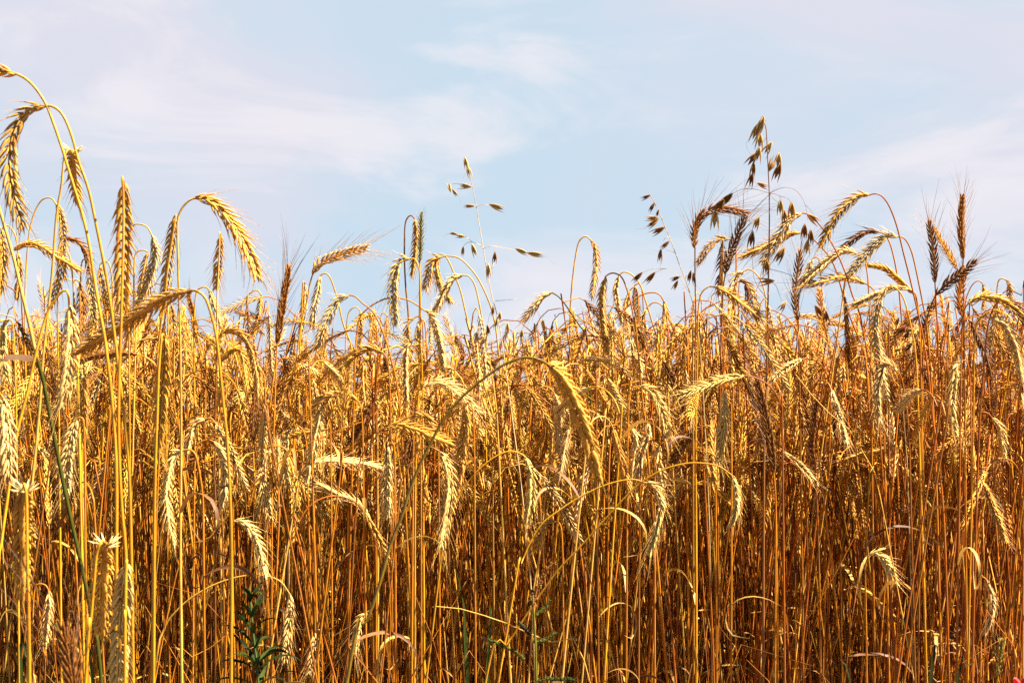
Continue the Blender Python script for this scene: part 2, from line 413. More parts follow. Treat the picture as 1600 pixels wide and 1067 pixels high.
# traced plants: label; ear and stem tone; distance (0: from the ear's length); ear depth lean; ear base to tip; stem from the ear down; awn length
HEROES = [
("rye plant whose ear is cut off by the left edge above all others", "gy", 1.15, 0, "26,116 -5,112 -40,128 -90,175", "26,116 38,122 50,132 62,147 74,168 86,200 98,235 106,262 118,300 130,340 140,386 148,442 158,498 164,530 172,596 178,660 182,740 182,872 181,1060"),
("tall rye plant with the big curved ear highest at the left edge", "gy", 1.15, 0, "72,166 57,167 42,175 29,190 18,215 14,250 17,285 24,315 34,352", "72,166 80,166 90,171 98,180 106,196 115,222 122,250 138,295 150,350 162,410 172,470 179,525 187,592 193,640 198,690 203,760 205,860 207,960 208,1060"),
("rye plant with a short dark ear under a bright white top beside the highest pair", "gp", 1.35, .07, "110,234 113,250 116,280 120,313", "110,234 105,235 100,250 96,290 88,340 82,420 75,490 68,550 64,608 58,680 50,760 46,860 44,1060"),
("rye plant with the broad plump ear hanging straight down behind its own stem", "gy", 1.15, .03, "193,284 193,330 192,400 190,480", "193,284 191,277 192,290 193,340 192,400 190,470 188,540 186,592 185,680 190,790 197,880 197,1060", .02, 1.15),
("rye plant with a slim ear tucked behind a yellow stem left of the arched ear", "gy", 1.6, .03, "272,339 268,370 262,410 257,456", "272,339 275,336 274,342 268,380 262,420 257,470 250,520 246,560 243,680 240,800 238,1060"),
("rye plant with the stout ear arching down to the right against open sky", "gp", 1.4, 0, "303,310 325,312 345,328 362,348 380,378 393,405 401,430", "303,310 295,314 287,322 280,335 277,352 278,402 280,470 282,560 283,680 282,854 284,1060", .035, 1.15),
("bright yellow stalked rye plant whose long ear lies slanting down to the left", "gy", 1.15, .06, "300,454 270,462 240,478 205,502 170,522 145,537 128,548", "300,454 308,455 316,460 322,468 328,485 336,515 342,560 350,640 355,692 361,820 362,960 361,1060", .03, 1.05),
("rye plant with a nodding ear next to the thin pale stalk at upper left", "gy", 0, 0, "86,317 93,330 98,350 100,378 97,412", "86,317 82,311 74,309 64,314 55,330 48,352 44,380 41,420 39,480 40,600 42,690"),
("rye plant with a sickle shaped ear lying level near the left edge", "gy", 1.9, 0, "21,391 38,383 60,384 85,400 105,412 122,422", "21,391 15,398 8,415 3,440 -4,500 -8,600", .02, 1.1),
("rye plant with a brown hunched ear behind the two tallest stems", "by", 2.0, 0, "103,372 120,378 135,396 141,424", "103,372 97,373 92,385 90,420 90,500 92,640"),
("rye plant with a wide herringbone ear below the nodding one at upper left", "gp", 1.9, 0, "98,398 95,430 88,452 80,474", "98,398 102,393 108,398 112,420 116,470 120,560"),
("rye plant with a small ear on a tight hook above the level sickle ear", "gy", 2.1, 0, "28,395 30,425 27,462", "28,395 27,380 22,364 14,353 6,354 2,370 0,430 -2,540"),
("rye plant with an ear hanging along the very left edge", "gy", 1.7, 0, "2,358 5,400 2,452", "2,358 -4,351 -10,358 -14,390 -16,500"),
("rye plant with a big pale ear hanging low at left under an arched yellow stem", "py", 1.25, .02, "108,476 111,510 108,555 104,595 97,632", "108,476 107,462 103,453 95,457 84,472 74,488 62,528 52,570 43,612 34,645 26,680 18,730 10,790 2,850 -6,960", .035, 1.1),
("rye plant with a long pale leaning ear right of the broad plump one", "py", 1.7, 0, "237,367 243,395 235,428 223,460 211,484", "237,367 231,356 222,351 210,351 204,362 202,400 201,480 202,600"),
("rye plant with a stubby ear between the plump ear and the long pale leaning one", "gy", 2.3, 0, "231,394 226,415 220,452", "231,394 224,391 214,394 210,410 209,480 210,560"),
("rye plant with a pale ear hanging between the two tallest yellow stems", "py", 2.0, 0, "139,412 143,450 148,505", "139,412 134,405 128,410 126,440 127,540"),
("rye plant with a thin ear just left of the plump ear's tip", "gp", 2.2, 0, "156,414 161,450 170,492", "156,414 163,408 171,414 176,450 178,560"),
("rye plant with a ragged brown ear low between arched yellow stems at left", "by", 1.9, 0, "124,440 128,470 128,512", "124,440 119,437 115,446 116,500 120,600"),
("rye plant with a rounded pale ear crowding the left edge at mid height", "py", 1.6, .01, "14,500 6,505 3,540 9,588", "14,500 19,503 22,530 24,600 26,700"),
("rye plant with a large blurred ear hanging beside a bright yellow stem at left", "gy", 1.25, .03, "257,527 256,570 252,620 247,692", "257,527 254,522 252,530 248,580 246,640 243,720 241,850 240,1060", .03),
("rye plant with a narrow ear just under the stalk end of the slanting ear", "gy", 2.2, 0, "268,476 271,510 276,562", "268,476 264,471 259,478 258,520 262,640"),
("rye plant with a narrow ear beside a brown upright one left of the yellow stem", "gp", 2.3, 0, "286,487 290,520 294,572", "286,487 282,481 278,490 279,560 284,660"),
("rye plant with a brown ear leaning upright left of the bright yellow stem", "bb", 2.4, 0, "309,540 304,505 295,463", "309,540 313,565 318,640 320,760"),
("rye plant with a slim ear hanging between the arched ear and its stem", "gp", 2.1, .03, "345,367 343,390 340,420 338,447", "345,367 343,363 343,380 341,430 339,480 340,560 342,700", .03),
("rye plant with a pale ear just left of the slim hanging one's stem", "py", 2.1, 0, "327,453 334,475 343,503", "327,453 322,449 313,450 306,462 303,520 304,640"),
("rye plant with a dark brown upright ear bristling with long awns at centre left", "bg", 1.9, 0, "433,538 438,495 445,455 450,422", "433,538 431,580 429,640 427,700 425,800 424,1060", .062, 1.1),
("rye plant whose golden ear leans right with long awns above the centre left", "gy", 2.1, 0, "488,430 500,412 528,400 553,392 570,388", "488,430 484,445 480,470 474,490 467,530 463,572 460,640 458,760 457,820 455,1060", .055, 1.1),
("rye plant with a bright topped ear hanging under the right leaning golden ear", "py", 2.4, .02, "477,444 475,475 470,520", "477,444 474,440 473,450 471,500 468,560 467,700"),
("rye plant with a hanging pale ear just right of the right leaning ear's foot", "py", 2.2, 0, "500,431 496,455 491,480 488,508", "500,431 507,427 514,431 520,444 528,470 536,505 544,526 550,548 556,620"),
("rye plant with a pale slanting ear on a long brown bow right of centre left", "pg", 1.9, 0, "546,461 530,468 516,490 506,513 498,538", "546,461 556,464 568,475 580,484 590,500 603,532 612,565 620,600 626,656 632,760"),
("rye plant with a small level ear pointing left beside the bristling dark ear", "bb", 2.6, 0, "410,500 395,494 372,487", "410,500 418,508 424,525 428,560 429,660"),
("rye plant with a small ear hanging from a round bow left of the bristling ear", "gy", 2.6, 0, "408,460 405,490 397,522", "408,460 403,454 395,455 385,465 378,480 372,520 370,620"),
("rye plant with a shaggy hooked ear right of the bright yellow stem", "gb", 1.9, 0, "344,523 358,516 378,523 393,548 402,588 404,618", "344,523 340,535 338,560 337,640 336,760", .03, 1.1),
("rye plant with a dark hanging ear under the shaggy hooked one", "dg", 2.0, 0, "402,588 400,630 396,684", "402,588 407,581 413,590 415,640 416,760"),
("rye plant with a second shaggy ear hooked below the first right of the yellow stem", "gb", 2.0, 0, "346,566 357,550 370,545 382,560 388,602", "346,566 344,590 344,640 346,760", .03, 1.1),
("rye plant with a tiny ear hanging from a thin bow under the pale slanting ear", "gy", 3.2, 0, "563,486 563,515 560,548", "563,486 557,480 549,483 543,496 540,540 540,620"),
("rye plant with a small brown upright ear behind the long brown bow", "bb", 3.3, 0, "588,540 584,515 578,491", "588,540 591,570 592,660"),
("rye plant with a thin ear hanging left of the twin hanging ears at centre", "gy", 3.0, 0, "605,493 604,520 602,548", "605,493 600,489 595,497 594,540 595,620"),
("rye plant with a shaggy ear curling left under the long brown bow", "gb", 1.9, 0, "598,551 582,544 562,549 546,560 533,580", "598,551 603,558 607,575 610,640 611,760", .03),
("rye plant with an ear hanging straight from the shaggy curled one", "gb", 2.1, 0, "577,556 569,566 567,595 571,632", "577,556 582,552 586,562 587,620 588,720"),
("rye plant with a level shaggy ear under the curled one left of centre", "gg", 1.8, 0, "557,625 543,617 520,616 502,624 489,642", "557,625 562,632 566,660 568,760", .035, 1.1),
("rye plant with a bleached ear hanging below the level shaggy one", "pg", 1.8, 0, "503,634 495,665 488,702 481,746", "503,634 510,630 515,642 517,700 518,820"),
("rye plant with a short dark ear tipped pale leaning left of centre", "dp", 2.0, 0, "584,628 572,646 564,668 547,690", "584,628 589,634 590,680 590,780", .02, 1.1),
("rye plant with a thick bleached ear beside the dark stub at left of centre", "pg", 2.0, 0, "457,668 448,680 444,707 446,735 450,758", "457,668 466,666 474,674 479,700 482,800"),
("rye plant with a bleached ear hanging low beside the bristling ear's stalk", "pg", 1.9, 0, "423,700 412,718 410,745 415,778 421,808", "423,700 432,697 444,700 455,715 465,740 475,770 482,810 490,854 492,960"),
("rye plant with a tousled pale ear hooked left of the bright yellow stem", "pg", 1.9, 0, "325,653 306,662 298,684 294,704", "325,653 335,657 345,668 352,690 358,730 362,860", .03),
("rye plant with a pale ear hanging close left of the bright yellow stem", "pg", 1.8, 0, "334,690 345,705 351,728 352,755 346,788", "334,690 325,687 315,690 308,700 304,740 303,860"),
("rye plant with a bleached white sickle ear low at left", "pg", 1.5, 0, "288,703 277,707 267,730 261,768 263,805 271,844", "288,703 298,703 306,712 312,740 317,780 318,854 320,1060", .015, .8),
("rye plant with a grey gold ear curving right low beside the yellow stem", "pg", 1.7, 0, "366,814 380,816 395,832 405,855 414,895", "366,814 362,820 360,850 356,960 352,1060"),
("rye plant with a stiff ear slanting from upper left to lower right below centre", "pg", 1.9, 0, "580,818 560,788 530,774 501,759", "580,818 585,835 588,860 588,1060"),
("rye plant with an ear hanging from a dark hook beside the green ear", "gb", 0, 0, "648,342 650,368 648,398 644,428", "648,342 643,337 637,340 633,352 632,380 632,410 634,450 637,480 640,530 642,600 643,760 642,1060", .012),
("rye plant with a narrow green ear standing upright at centre", "vy", 2.5, 0, "656,412 657,375 658,337", "656,412 656,450 655,520 653,600 651,680 651,860 652,1060", .008, .7),
("rye plant with a drooping ear left of the narrow green ear's stalk", "py", 1.95, 0, "641,404 629,405 619,420 614,448 615,478 618,504", "641,404 648,405 653,415 656,432 657,500 654,600 649,760 648,1060", .03, 1.1),
("rye plant with a bunched ear on a long bow right of the green ear", "gp", 2.2, 0, "690,402 680,403 672,418 666,450", "690,402 700,400 720,405 742,428 757,455 770,490 778,540 784,640", .02, 1.1),
("rye plant with an ear folded behind the bunched one on a steep bow", "gp", 2.3, 0, "686,397 681,415 685,438 692,455 703,470", "686,397 693,398 701,408 712,434 720,456 728,490 738,530 746,580 752,640", .012),
("rye plant with a pale slanting ear, lowest of three bows right of the green ear", "pp", 2.0, 0, "723,430 710,434 698,450 688,470 677,490", "723,430 733,432 742,446 749,475 757,520 766,570 774,630 780,720", .02, 1.1),
("rye plant with a dark backed pale ear on a flat bow reaching from the left", "pg", 1.95, 0, "663,485 673,492 683,516 688,542 693,575", "663,485 652,477 640,470 626,466 606,466 588,473 572,484 561,500 556,540 553,620", .02),
("rye plant with a shaggy brown topped ear left of the dark backed pale one", "gg", 2.5, 0, "648,496 638,504 636,532 634,572", "648,496 655,495 660,505 662,560 662,660"),
("rye plant with a long pale ear hanging at centre below the shaggy topped one", "py", 2.0, 0, "644,532 636,545 634,580 635,622", "644,532 651,530 657,540 660,600 661,720"),
("rye plant with a pale ear hanging behind the green ear's stalk at mid height", "pg", 2.4, 0, "652,505 655,550 656,600", "652,505 658,500 664,507 667,560 668,660"),
("rye plant with a dark slender ear under the long brown bow at centre left", "dg", 2.3, 0, "600,555 606,595 615,656", "600,555 595,550 590,558 589,620 590,720"),
("rye plant with a small brown head standing in the sky gap at centre", "bg", 2.8, 0, "722,575 722,550 712,527", "722,575 722,610 722,720"),
("rye plant with a level pale ear lying left of the olive bow", "pg", 1.8, 0, "660,605 680,597 704,604 722,617 746,641", "660,605 653,612 649,632 646,700 645,820", .03, 1.15),
("rye plant on an olive bowed stalk with the big black backed ear at centre", "go", 1.12, .07, "858,571 870,580 886,605 905,645 920,688 934,740", "858,571 845,563 830,559 815,559 795,566 775,577 745,600 716,626 690,660 672,694 656,726 640,766 628,806 610,850 599,891 585,937 569,982 544,1053", .012, 1.35, 0.9),
("rye plant with a tousled level ear pointing right at centre", "gb", 1.75, 0, "606,668 624,664 648,670 672,680 701,692", "606,668 595,672 582,690 570,705 562,725 556,800", .03, 1.15),
("rye plant with a black ear hanging beneath the tousled level one", "dg", 1.85, 0, "644,678 640,695 636,718", "644,678 650,672 656,684 658,760 658,860"),
("rye plant with a thick ear hanging dark topped just left of the olive bow", "gg", 1.7, .02, "727,634 728,660 722,700 713,764", "727,634 732,629 738,638 741,700 742,840", .02, 1.15),
("rye plant with a long pale ear hanging from a dark bow at lower centre", "pb", 1.6, 0, "688,706 700,730 703,765 698,805 690,852", "688,706 672,698 658,702 645,715 636,735 628,760 620,820", .03, 1.1),
("rye plant with a pale ear edged black hanging left of the long dark bow", "pg", 1.8, 0, "606,697 605,740 604,804", "606,697 611,692 616,702 618,780 618,900"),
("rye plant with a ruffled small ear above the tousled level one", "gg", 1.9, 0, "677,658 663,650 650,651 639,662", "677,658 683,664 685,700 686,820"),
("rye plant with a pale ear hanging from a yellow bow right of the olive bow", "py", 1.7, 0, "822,715 829,740 829,775 824,815", "822,715 812,708 795,705 770,716 744,738 726,760 712,785 697,830 686,900", .025),
("rye plant with a pale ear hanging just left of the black backed ear", "pg", 2.0, 0, "866,615 872,640 873,670 872,702", "866,615 862,609 854,604 846,605 836,612 830,630 827,720"),
("rye plant with a small pale ear pointing left under the olive bow's crest", "pg", 2.4, 0, "862,628 849,633 838,645 831,662", "862,628 866,640 867,680 866,800"),
("rye plant with one ear hanging from a tall thin hook alone in the sky gap", "gp", 0, 0, "923,375 930,388 932,412 929,437 925,461", "923,375 917,370 910,371 904,380 900,397 896,425 893,455 891,490 890,560 891,660", .008),
("rye plant with a pale ear on a dark twisted bow near the pale oat", "pv", 2.1, 0, "862,457 849,463 835,480 819,499", "862,457 872,463 882,474 894,492 905,508 914,522 920,560 924,660"),
("rye plant with a long narrow ear first right of the tall hooked one", "gg", 2.0, 0, "946,432 941,460 941,495 948,548", "946,432 952,428 960,427 970,432 977,445 986,475 992,510 998,560"),
("rye plant with a pale narrow ear second right of the tall hooked one", "py", 2.4, 0, "967,430 962,452 966,478 970,500", "967,430 975,425 988,430 1000,445 1008,468 1018,500 1030,545 1036,620"),
("rye plant with a straight narrow ear below the drooping wild oat's lowest seeds", "gy", 2.6, 0, "984,454 978,480 981,524", "984,454 990,449 996,456 998,500 999,600"),
("rye plant with a brown narrow ear between pale ones under the drooping wild oat", "bg", 2.7, 0, "991,447 994,475 998,512", "991,447 997,443 1003,452 1006,500 1008,600"),
("rye plant with a slanting narrow ear left of the drooping wild oat's stalk", "gg", 2.3, 0, "1037,470 1040,490 1036,515 1025,542", "1037,470 1030,460 1018,457 1000,462 985,475 965,495 945,512 925,532 908,560 900,640"),
("rye plant with a narrow round bowed ear left of the drooping wild oat's stalk", "py", 2.7, 0, "1012,480 1004,498 1003,532", "1012,480 1020,473 1030,474 1040,485 1050,510 1058,540 1064,640"),
("rye plant with a small leaning ear at the foot of the drooping wild oat", "gy", 2.7, 0, "1051,506 1062,509 1070,520 1079,536", "1051,506 1044,510 1036,520 1030,545 1026,640"),
("rye plant with a brown ear slanting down right under the narrow hanging ears", "bg", 2.2, 0, "986,497 996,525 1004,548 1014,574", "986,497 981,491 975,499 973,560 974,680"),
("rye plant with a curved two toned ear right of centre under the narrow ears", "py", 2.1, 0, "978,557 989,556 999,570 1003,600", "978,557 970,563 966,580 966,640 968,760", .025),
("rye plant with an ear curving left in the gap before the straight yellow stalk", "pg", 2.1, 0, "1051,548 1040,553 1034,577 1030,614", "1051,548 1060,544 1068,552 1071,620 1073,740"),
("rye plant with a black ear leaning right before the straight yellow stalk", "dg", 2.2, 0, "1066,557 1058,571 1050,590 1045,614", "1066,557 1072,556 1075,570 1077,640 1078,740"),
("rye plant with a broad pale ear sweeping down right of the black backed ear", "pg", 1.9, 0, "1000,604 1015,608 1027,624 1037,650 1045,682", "1000,604 990,606 984,616 981,680 980,800", .025),
("rye plant with a thin pale ear closely right of the black backed ear", "pg", 2.3, 0, "936,646 944,660 949,682 953,704", "936,646 929,644 924,655 922,720 921,840"),
("rye plant with a bleached ear, middle of three hanging above the low bowed straw", "pg", 1.95, 0, "1011,657 1013,677 1004,706 998,736", "1011,657 1016,655 1021,665 1023,740 1023,860"),
("rye plant with a bleached ear, leftmost of three hanging above the low bowed straw", "pg", 1.95, 0, "986,668 994,684 991,710 988,742", "986,668 976,659 966,660 957,672 952,720 950,860"),
("rye plant with a spiky ear, rightmost of three hanging above the low bowed straw", "pb", 1.9, 0, "1030,693 1027,718 1032,744 1033,770", "1030,693 1022,688 1012,690 1004,702 1000,760 999,880"),
("rye plant with a pale ear curling down from the low bowed straw", "py", 1.6, 0, "1005,753 1022,760 1033,785 1029,810 1023,834 1016,858", "1005,753 990,749 970,751 945,758 920,769 895,783 870,800 850,815 832,840 815,880 800,940", .03),
("rye plant on the long leaning straw that climbs right from the green spiked grass", "py", 1.6, 0, "1143,742 1149,760 1151,787 1145,814", "1143,742 1126,730 1110,725 1082,723 1057,727 1031,736 1000,755 970,784 941,816 905,856 870,893 828,952 791,1009 761,1053", .02),
("rye plant with a thin bleached ear low behind the low bowed straw", "pg", 2.1, 0, "911,738 905,760 900,785 897,808", "911,738 917,734 922,744 924,800 924,920"),
("rye plant with an ear hooked left low under the bowed straw's left foot", "gg", 1.9, 0, "869,815 857,813 847,830 841,854", "869,815 876,822 879,860 880,960"),
("rye plant with a dark brown hooked ear standing tallest beside the brown wild oat", "bb", 2.0, 0, "1086,389 1085,366 1090,347 1102,333 1122,327 1142,328 1165,333", "1086,389 1086,430 1087,480 1087,520 1086,560 1085,640 1083,760 1083,860 1084,950 1086,1060", .055, 1.05),
("rye plant with a dark brown upright ear leaning right beside the hooked dark ear", "db", 2.1, 0, "1133,430 1137,410 1147,380 1156,357 1163,340", "1133,430 1130,450 1128,500 1126,560 1124,680 1122,860", .05, 1.1),
("rye plant with a small golden ear slanting left between two dark upright ears", "gg", 2.6, 0, "1139,374 1125,373 1108,386 1099,399 1091,410", "1139,374 1147,378 1150,392 1150,450 1148,540", .01),
("rye plant with an ear half black half pale hanging under the leaning dark ear", "dp", 2.2, .02, "1128,380 1127,415 1123,456", "1128,380 1129,374 1130,384 1129,440 1127,520 1126,640"),
("rye plant with a plump pale ear crossing behind the tall brown wild oat", "pr", 2.0, 0, "1253,333 1238,340 1222,362 1210,381 1193,408", "1253,333 1263,335 1272,342 1285,357 1296,374 1310,400 1322,430 1332,462 1343,490 1350,524 1357,560 1366,600 1376,700", .035, 1.1),
("rye plant with a golden ear crossing level behind the tall brown wild oat", "gr", 2.1, 0, "1252,364 1235,366 1214,376 1190,388 1161,400", "1252,364 1262,366 1272,375 1285,388 1297,403 1306,422 1313,445 1321,475 1330,500 1340,525 1350,552 1358,640", .04, 1.1),
("rye plant with a bowed ear slanting right, left of the tall brown wild oat", "gy", 1.95, 0, "1117,449 1135,456 1155,470 1175,486 1194,501", "1117,449 1108,448 1099,454 1094,464 1091,485 1090,520 1089,600 1087,700 1088,900", .02, 1.1),
("rye plant with a pale hooked ear above the slanting ear by the brown wild oat", "py", 2.3, 0, "1164,423 1152,430 1146,446 1142,468", "1164,423 1172,421 1185,432 1193,450 1197,480 1197,580"),
("rye plant with a dark edged ear beside the pale hooked one by the brown oat", "dg", 2.2, 0, "1155,440 1163,442 1169,458 1168,482", "1155,440 1150,443 1147,460 1146,540"),
("rye plant with a pale ear right of the dark edged one by the brown oat", "py", 2.3, 0, "1163,438 1174,452 1181,475 1184,496", "1163,438 1158,436 1155,446 1154,500 1155,620"),
("rye plant with a brown upright ear clear in the gap right of the brown oat", "bb", 2.05, 0, "1247,502 1243,472 1245,438 1250,396", "1247,502 1248,540 1249,590 1250,640 1251,720 1253,850 1255,1060", .045),
("rye plant with a pale ear half hidden behind the brown upright one", "pg", 2.6, 0, "1270,404 1264,420 1257,442", "1270,404 1276,402 1281,412 1284,460 1285,560"),
("rye plant with a striped ear slanting left just above the level dark tipped ear", "pg", 2.05, 0, "1340,397 1322,392 1301,402 1280,419 1253,442", "1340,397 1347,400 1353,415 1357,450 1360,540 1362,680", .035, 1.15),
("rye plant with a level ear pointing left with a dark end at right", "gg", 2.05, 0, "1352,443 1336,437 1310,434 1284,440 1257,446", "1352,443 1360,448 1367,458 1372,480 1378,560 1382,700", .04, 1.1),
("rye plant with a dark brown ear slanting left under the highest arch at right", "dg", 2.3, 0, "1373,363 1356,362 1336,373 1314,391", "1373,363 1382,366 1389,377 1396,400 1403,440 1410,520 1414,640", .035, 1.1),
("rye plant with a striped ear slanting left beneath the dark slanting one at right", "pg", 2.0, 0, "1403,370 1388,368 1370,380 1350,400 1328,428", "1403,370 1412,372 1420,383 1427,403 1435,440 1442,475 1448,510 1454,580 1460,680 1466,860", .03, 1.1),
("rye plant with the highest arch at right, its ear slanting down left over sky", "gr", 1.95, 0, "1358,305 1345,305 1325,318 1305,340 1284,380", "1358,305 1367,303 1377,306 1387,318 1396,338 1403,360 1412,397 1420,428 1428,462 1436,497 1443,532 1450,580 1456,640 1466,720 1474,800 1480,960", .035, 1.15),
("rye plant with a ragged ear pointing up left with a blunt dark end", "gg", 2.2, 0, "1426,458 1400,434 1381,420 1361,415", "1426,458 1432,470 1437,500 1441,600 1443,740", .008, 1.2),
("rye plant with a long striped ear lying level below the ragged blunt one", "pg", 2.0, 0, "1420,452 1398,450 1370,460 1337,475", "1420,452 1428,457 1433,470 1437,520 1440,640", .03, 1.1),
("rye plant with a pale herringbone ear hanging straight below the long level one", "py", 1.95, 0, "1384,451 1376,464 1368,490 1366,520 1372,557", "1384,451 1393,447 1403,453 1412,467 1418,487 1424,514 1431,560 1436,680", .03, 1.05),
("rye plant with a dark upright ear left of two golden upright ears at far right", "db", 2.15, 0, "1461,442 1460,412 1457,378 1452,349", "1461,442 1463,480 1466,560 1468,700", .05, 1.1),
("rye plant with a golden ear leaning left toward the dark upright one at far right", "gr", 2.6, 0, "1496,421 1482,396 1470,376 1462,361", "1496,421 1500,440 1503,480 1504,600", .05),
("rye plant with a golden brown upright ear standing highest at far right", "br", 2.1, 0, "1505,405 1503,380 1502,346 1504,311", "1505,405 1505,430 1506,470 1506,540 1505,640 1506,760 1508,1060", .05, 1.1),
("rye plant with a dark ear thrust up to the right crossing the highest upright stalk", "db", 2.0, 0, "1462,462 1475,448 1496,431 1521,411", "1462,462 1455,476 1449,497 1444,530 1441,600 1438,760", .05, 1.2),
("rye plant with a reddish ear on a red stalk below the crossing dark ear", "rr", 2.1, 0, "1503,494 1499,470 1502,445 1506,424", "1503,494 1505,530 1505,600 1503,740 1504,960", .02, 1.1),
("rye plant with a dark ear peering from behind the crossing dark ear's foot", "dg", 2.3, 0, "1440,525 1447,500 1456,478", "1440,525 1438,560 1437,640"),
("rye plant with a long ear arching out through the right edge", "gr", 1.75, 0, "1513,474 1530,465 1555,466 1580,478 1608,504", "1513,474 1508,482 1504,500 1502,560 1500,700", .035, 1.05),
("rye plant with a dark ear at the right edge on a reddish bowed stem", "dr", 1.75, 0, "1572,470 1586,477 1598,492 1610,512", "1572,470 1560,472 1550,486 1542,520 1536,590 1530,680 1524,860", .03),
("rye plant with a broad pale ear sweeping down at the right edge", "py", 1.75, 0, "1546,497 1562,502 1577,520 1589,546 1598,590", "1546,497 1538,494 1530,499 1525,512 1522,560 1520,700", .03, 1.1),
("rye plant with a ragged dark ear left of the broad pale right edge one", "dg", 1.95, 0, "1516,502 1528,523 1540,550 1549,584", "1516,502 1511,498 1507,510 1507,580 1508,700", .02),
("rye plant with a little ear on a small high hook near the right edge", "gp", 2.7, 0, "1571,437 1577,446 1579,472", "1571,437 1564,435 1559,444 1557,480 1556,600", .01),
("rye plant with a little ear on a thin hook right of the highest upright ear", "gg", 3.0, 0, "1536,444 1538,458 1537,480", "1536,444 1530,439 1522,442 1514,455 1508,480 1506,560"),
("rye plant with a curled shaggy ear on a dark hook at right", "pb", 1.8, 0, "1401,580 1392,570 1382,571 1374,592 1370,620 1373,654", "1401,580 1408,590 1414,620 1420,680 1424,820", .04, 1.05),
("rye plant with a bicoloured ear hanging straight at right, pale side to the right", "pr", 1.9, 0, "1504,563 1495,571 1489,600 1487,640 1492,674", "1504,563 1511,566 1515,590 1517,640 1518,760 1520,960", .03, 1.05),
("rye plant with a small ear under a dark narrow arch at right", "pr", 2.0, 0, "1550,653 1560,664 1566,686 1568,708", "1550,653 1545,647 1538,644 1531,648 1529,680 1526,760 1524,900", .01),
("rye plant with a level ear pointing left over the stalks right of centre", "gg", 2.1, 0, "1390,699 1370,705 1340,712 1315,720", "1390,699 1397,703 1401,720 1404,800 1405,960", .015),
("rye plant with an ear slanting down right between two dark upright ears", "pg", 2.0, 0, "1222,706 1240,718 1256,734 1274,754", "1222,706 1215,704 1211,716 1212,780 1214,900", .02),
("rye plant with a long dark upright ear rising among the stalks right of centre", "dg", 1.85, 0, "1209,738 1205,702 1198,664 1190,628 1184,600", "1209,738 1212,780 1212,860 1211,1060", .045, 1.15),
("rye plant with a dark brown upright ear second from the left among the low stalks", "db", 2.0, 0, "1274,742 1268,700 1271,662 1275,632", "1274,742 1277,800 1280,900 1282,1060", .03),
("rye plant with a long white edged ear hanging at right of the straight yellow stalk", "pg", 1.8, 0, "1131,610 1132,645 1128,685 1123,720", "1131,610 1137,606 1142,616 1143,700 1143,840", .03),
("rye plant with a small pale ear pointing left beside the long dark upright one", "pg", 2.3, 0, "1179,656 1165,661 1152,672 1141,684", "1179,656 1184,660 1186,690 1186,820", .02),
("rye plant with a dark ear slanting left behind the straight yellow stalk", "dg", 2.0, 0, "1099,666 1082,676 1067,696 1052,720", "1099,666 1108,666 1114,680 1118,760 1119,900", .03),
("rye plant with a small ear drooping right across the straight yellow stalk", "gb", 2.1, 0, "1086,757 1102,755 1120,767 1140,786", "1086,757 1078,760 1070,780 1062,860 1058,1000", .012),
("rye plant with a short ear crouched under the leaning straw left of the yellow stalk", "pg", 2.2, 0, "1067,718 1060,735 1051,760", "1067,718 1072,714 1076,724 1077,800 1077,920", .02),
("rye plant with a faint pale ear hanging straight amid the stalks at right", "pg", 2.5, 0, "1340,630 1341,655 1342,684", "1340,630 1345,626 1349,634 1350,700 1350,820"),
("rye plant with a pale ear half turned away right of the dark upright pair", "pg", 2.2, 0, "1296,662 1297,692 1301,734", "1296,662 1291,658 1287,668 1287,740 1288,900"),
("rye plant with a blurred dark hearted ear under a pale tuft near the left edge", "gy", 1.0, .07, "37,762 36,800 37,850 36,925", "37,762 38,756 41,775 42,820 43,900 46,1060", .02, 1.2),
("rye plant with a white tufted ear black beneath, the left of two low at left", "gy", 1.05, .08, "163,848 160,880 158,930 157,985", "163,848 158,846 151,866 147,910 141,980 134,1060", .02, 1.2),
("rye plant with a white tufted ear in the lowest left foreground, right of two", "py", 1.05, .05, "197,880 192,930 187,990 184,1075", "197,880 198,875 197,890 196,960 195,1060", .02, 1.2),
("rye plant with a blurred bleached ear at the left edge below mid height", "pg", 1.15, 0, "5,622 8,650 12,690 13,742", "5,622 0,616 -6,625 -9,700 -10,860", .02),
("rye plant with a split pale ear beside the green grass stalk at left", "pg", 1.5, 0, "120,655 112,680 106,715 102,770", "120,655 126,652 131,664 133,740 134,880", .03, 1.1),
("rye plant with a blurred olive dark ear rising at the bottom left", "dv", .95, 0, "118,1110 113,1070 108,1030 101,985", "118,1110 122,1160", .07, .9),
("rye plant with a bleached dry ear on a thin arch at the bottom left", "pg", 1.8, 0, "76,922 77,945 75,972 72,1004", "76,922 71,914 62,912 55,918 52,950 52,1050", .02),
("rye plant with a straggly ear ending a long white arch by the green weed", "pp", 1.75, 0, "453,928 453,955 450,990 445,1030", "453,928 439,909 422,901 402,898 378,900 357,905 331,915 300,933 275,955 255,985 240,1060", .03, .8),
("rye plant with a bleached awned ear beside the olive stalk's foot", "pg", 1.9, 0, "574,955 563,968 557,988 553,1014", "574,955 580,956 583,980 584,1060", .06),
("rye plant with a tattered bleached ear right of the green weed at the bottom", "pg", 1.9, 0, "492,988 490,1015 485,1050", "492,988 497,983 502,994 504,1060", .03),
("rye plant with a tufted ear on a bent straw low at right", "pg", 1.9, 0, "1357,868 1370,865 1384,880 1397,908", "1357,868 1353,880 1352,900 1353,960 1354,1060", .02),
("rye plant with a thin ear slanting right under the tufted bent one", "gg", 2.1, 0, "1337,918 1352,924 1373,942 1396,964", "1337,918 1331,917 1328,930 1328,1060", .01),
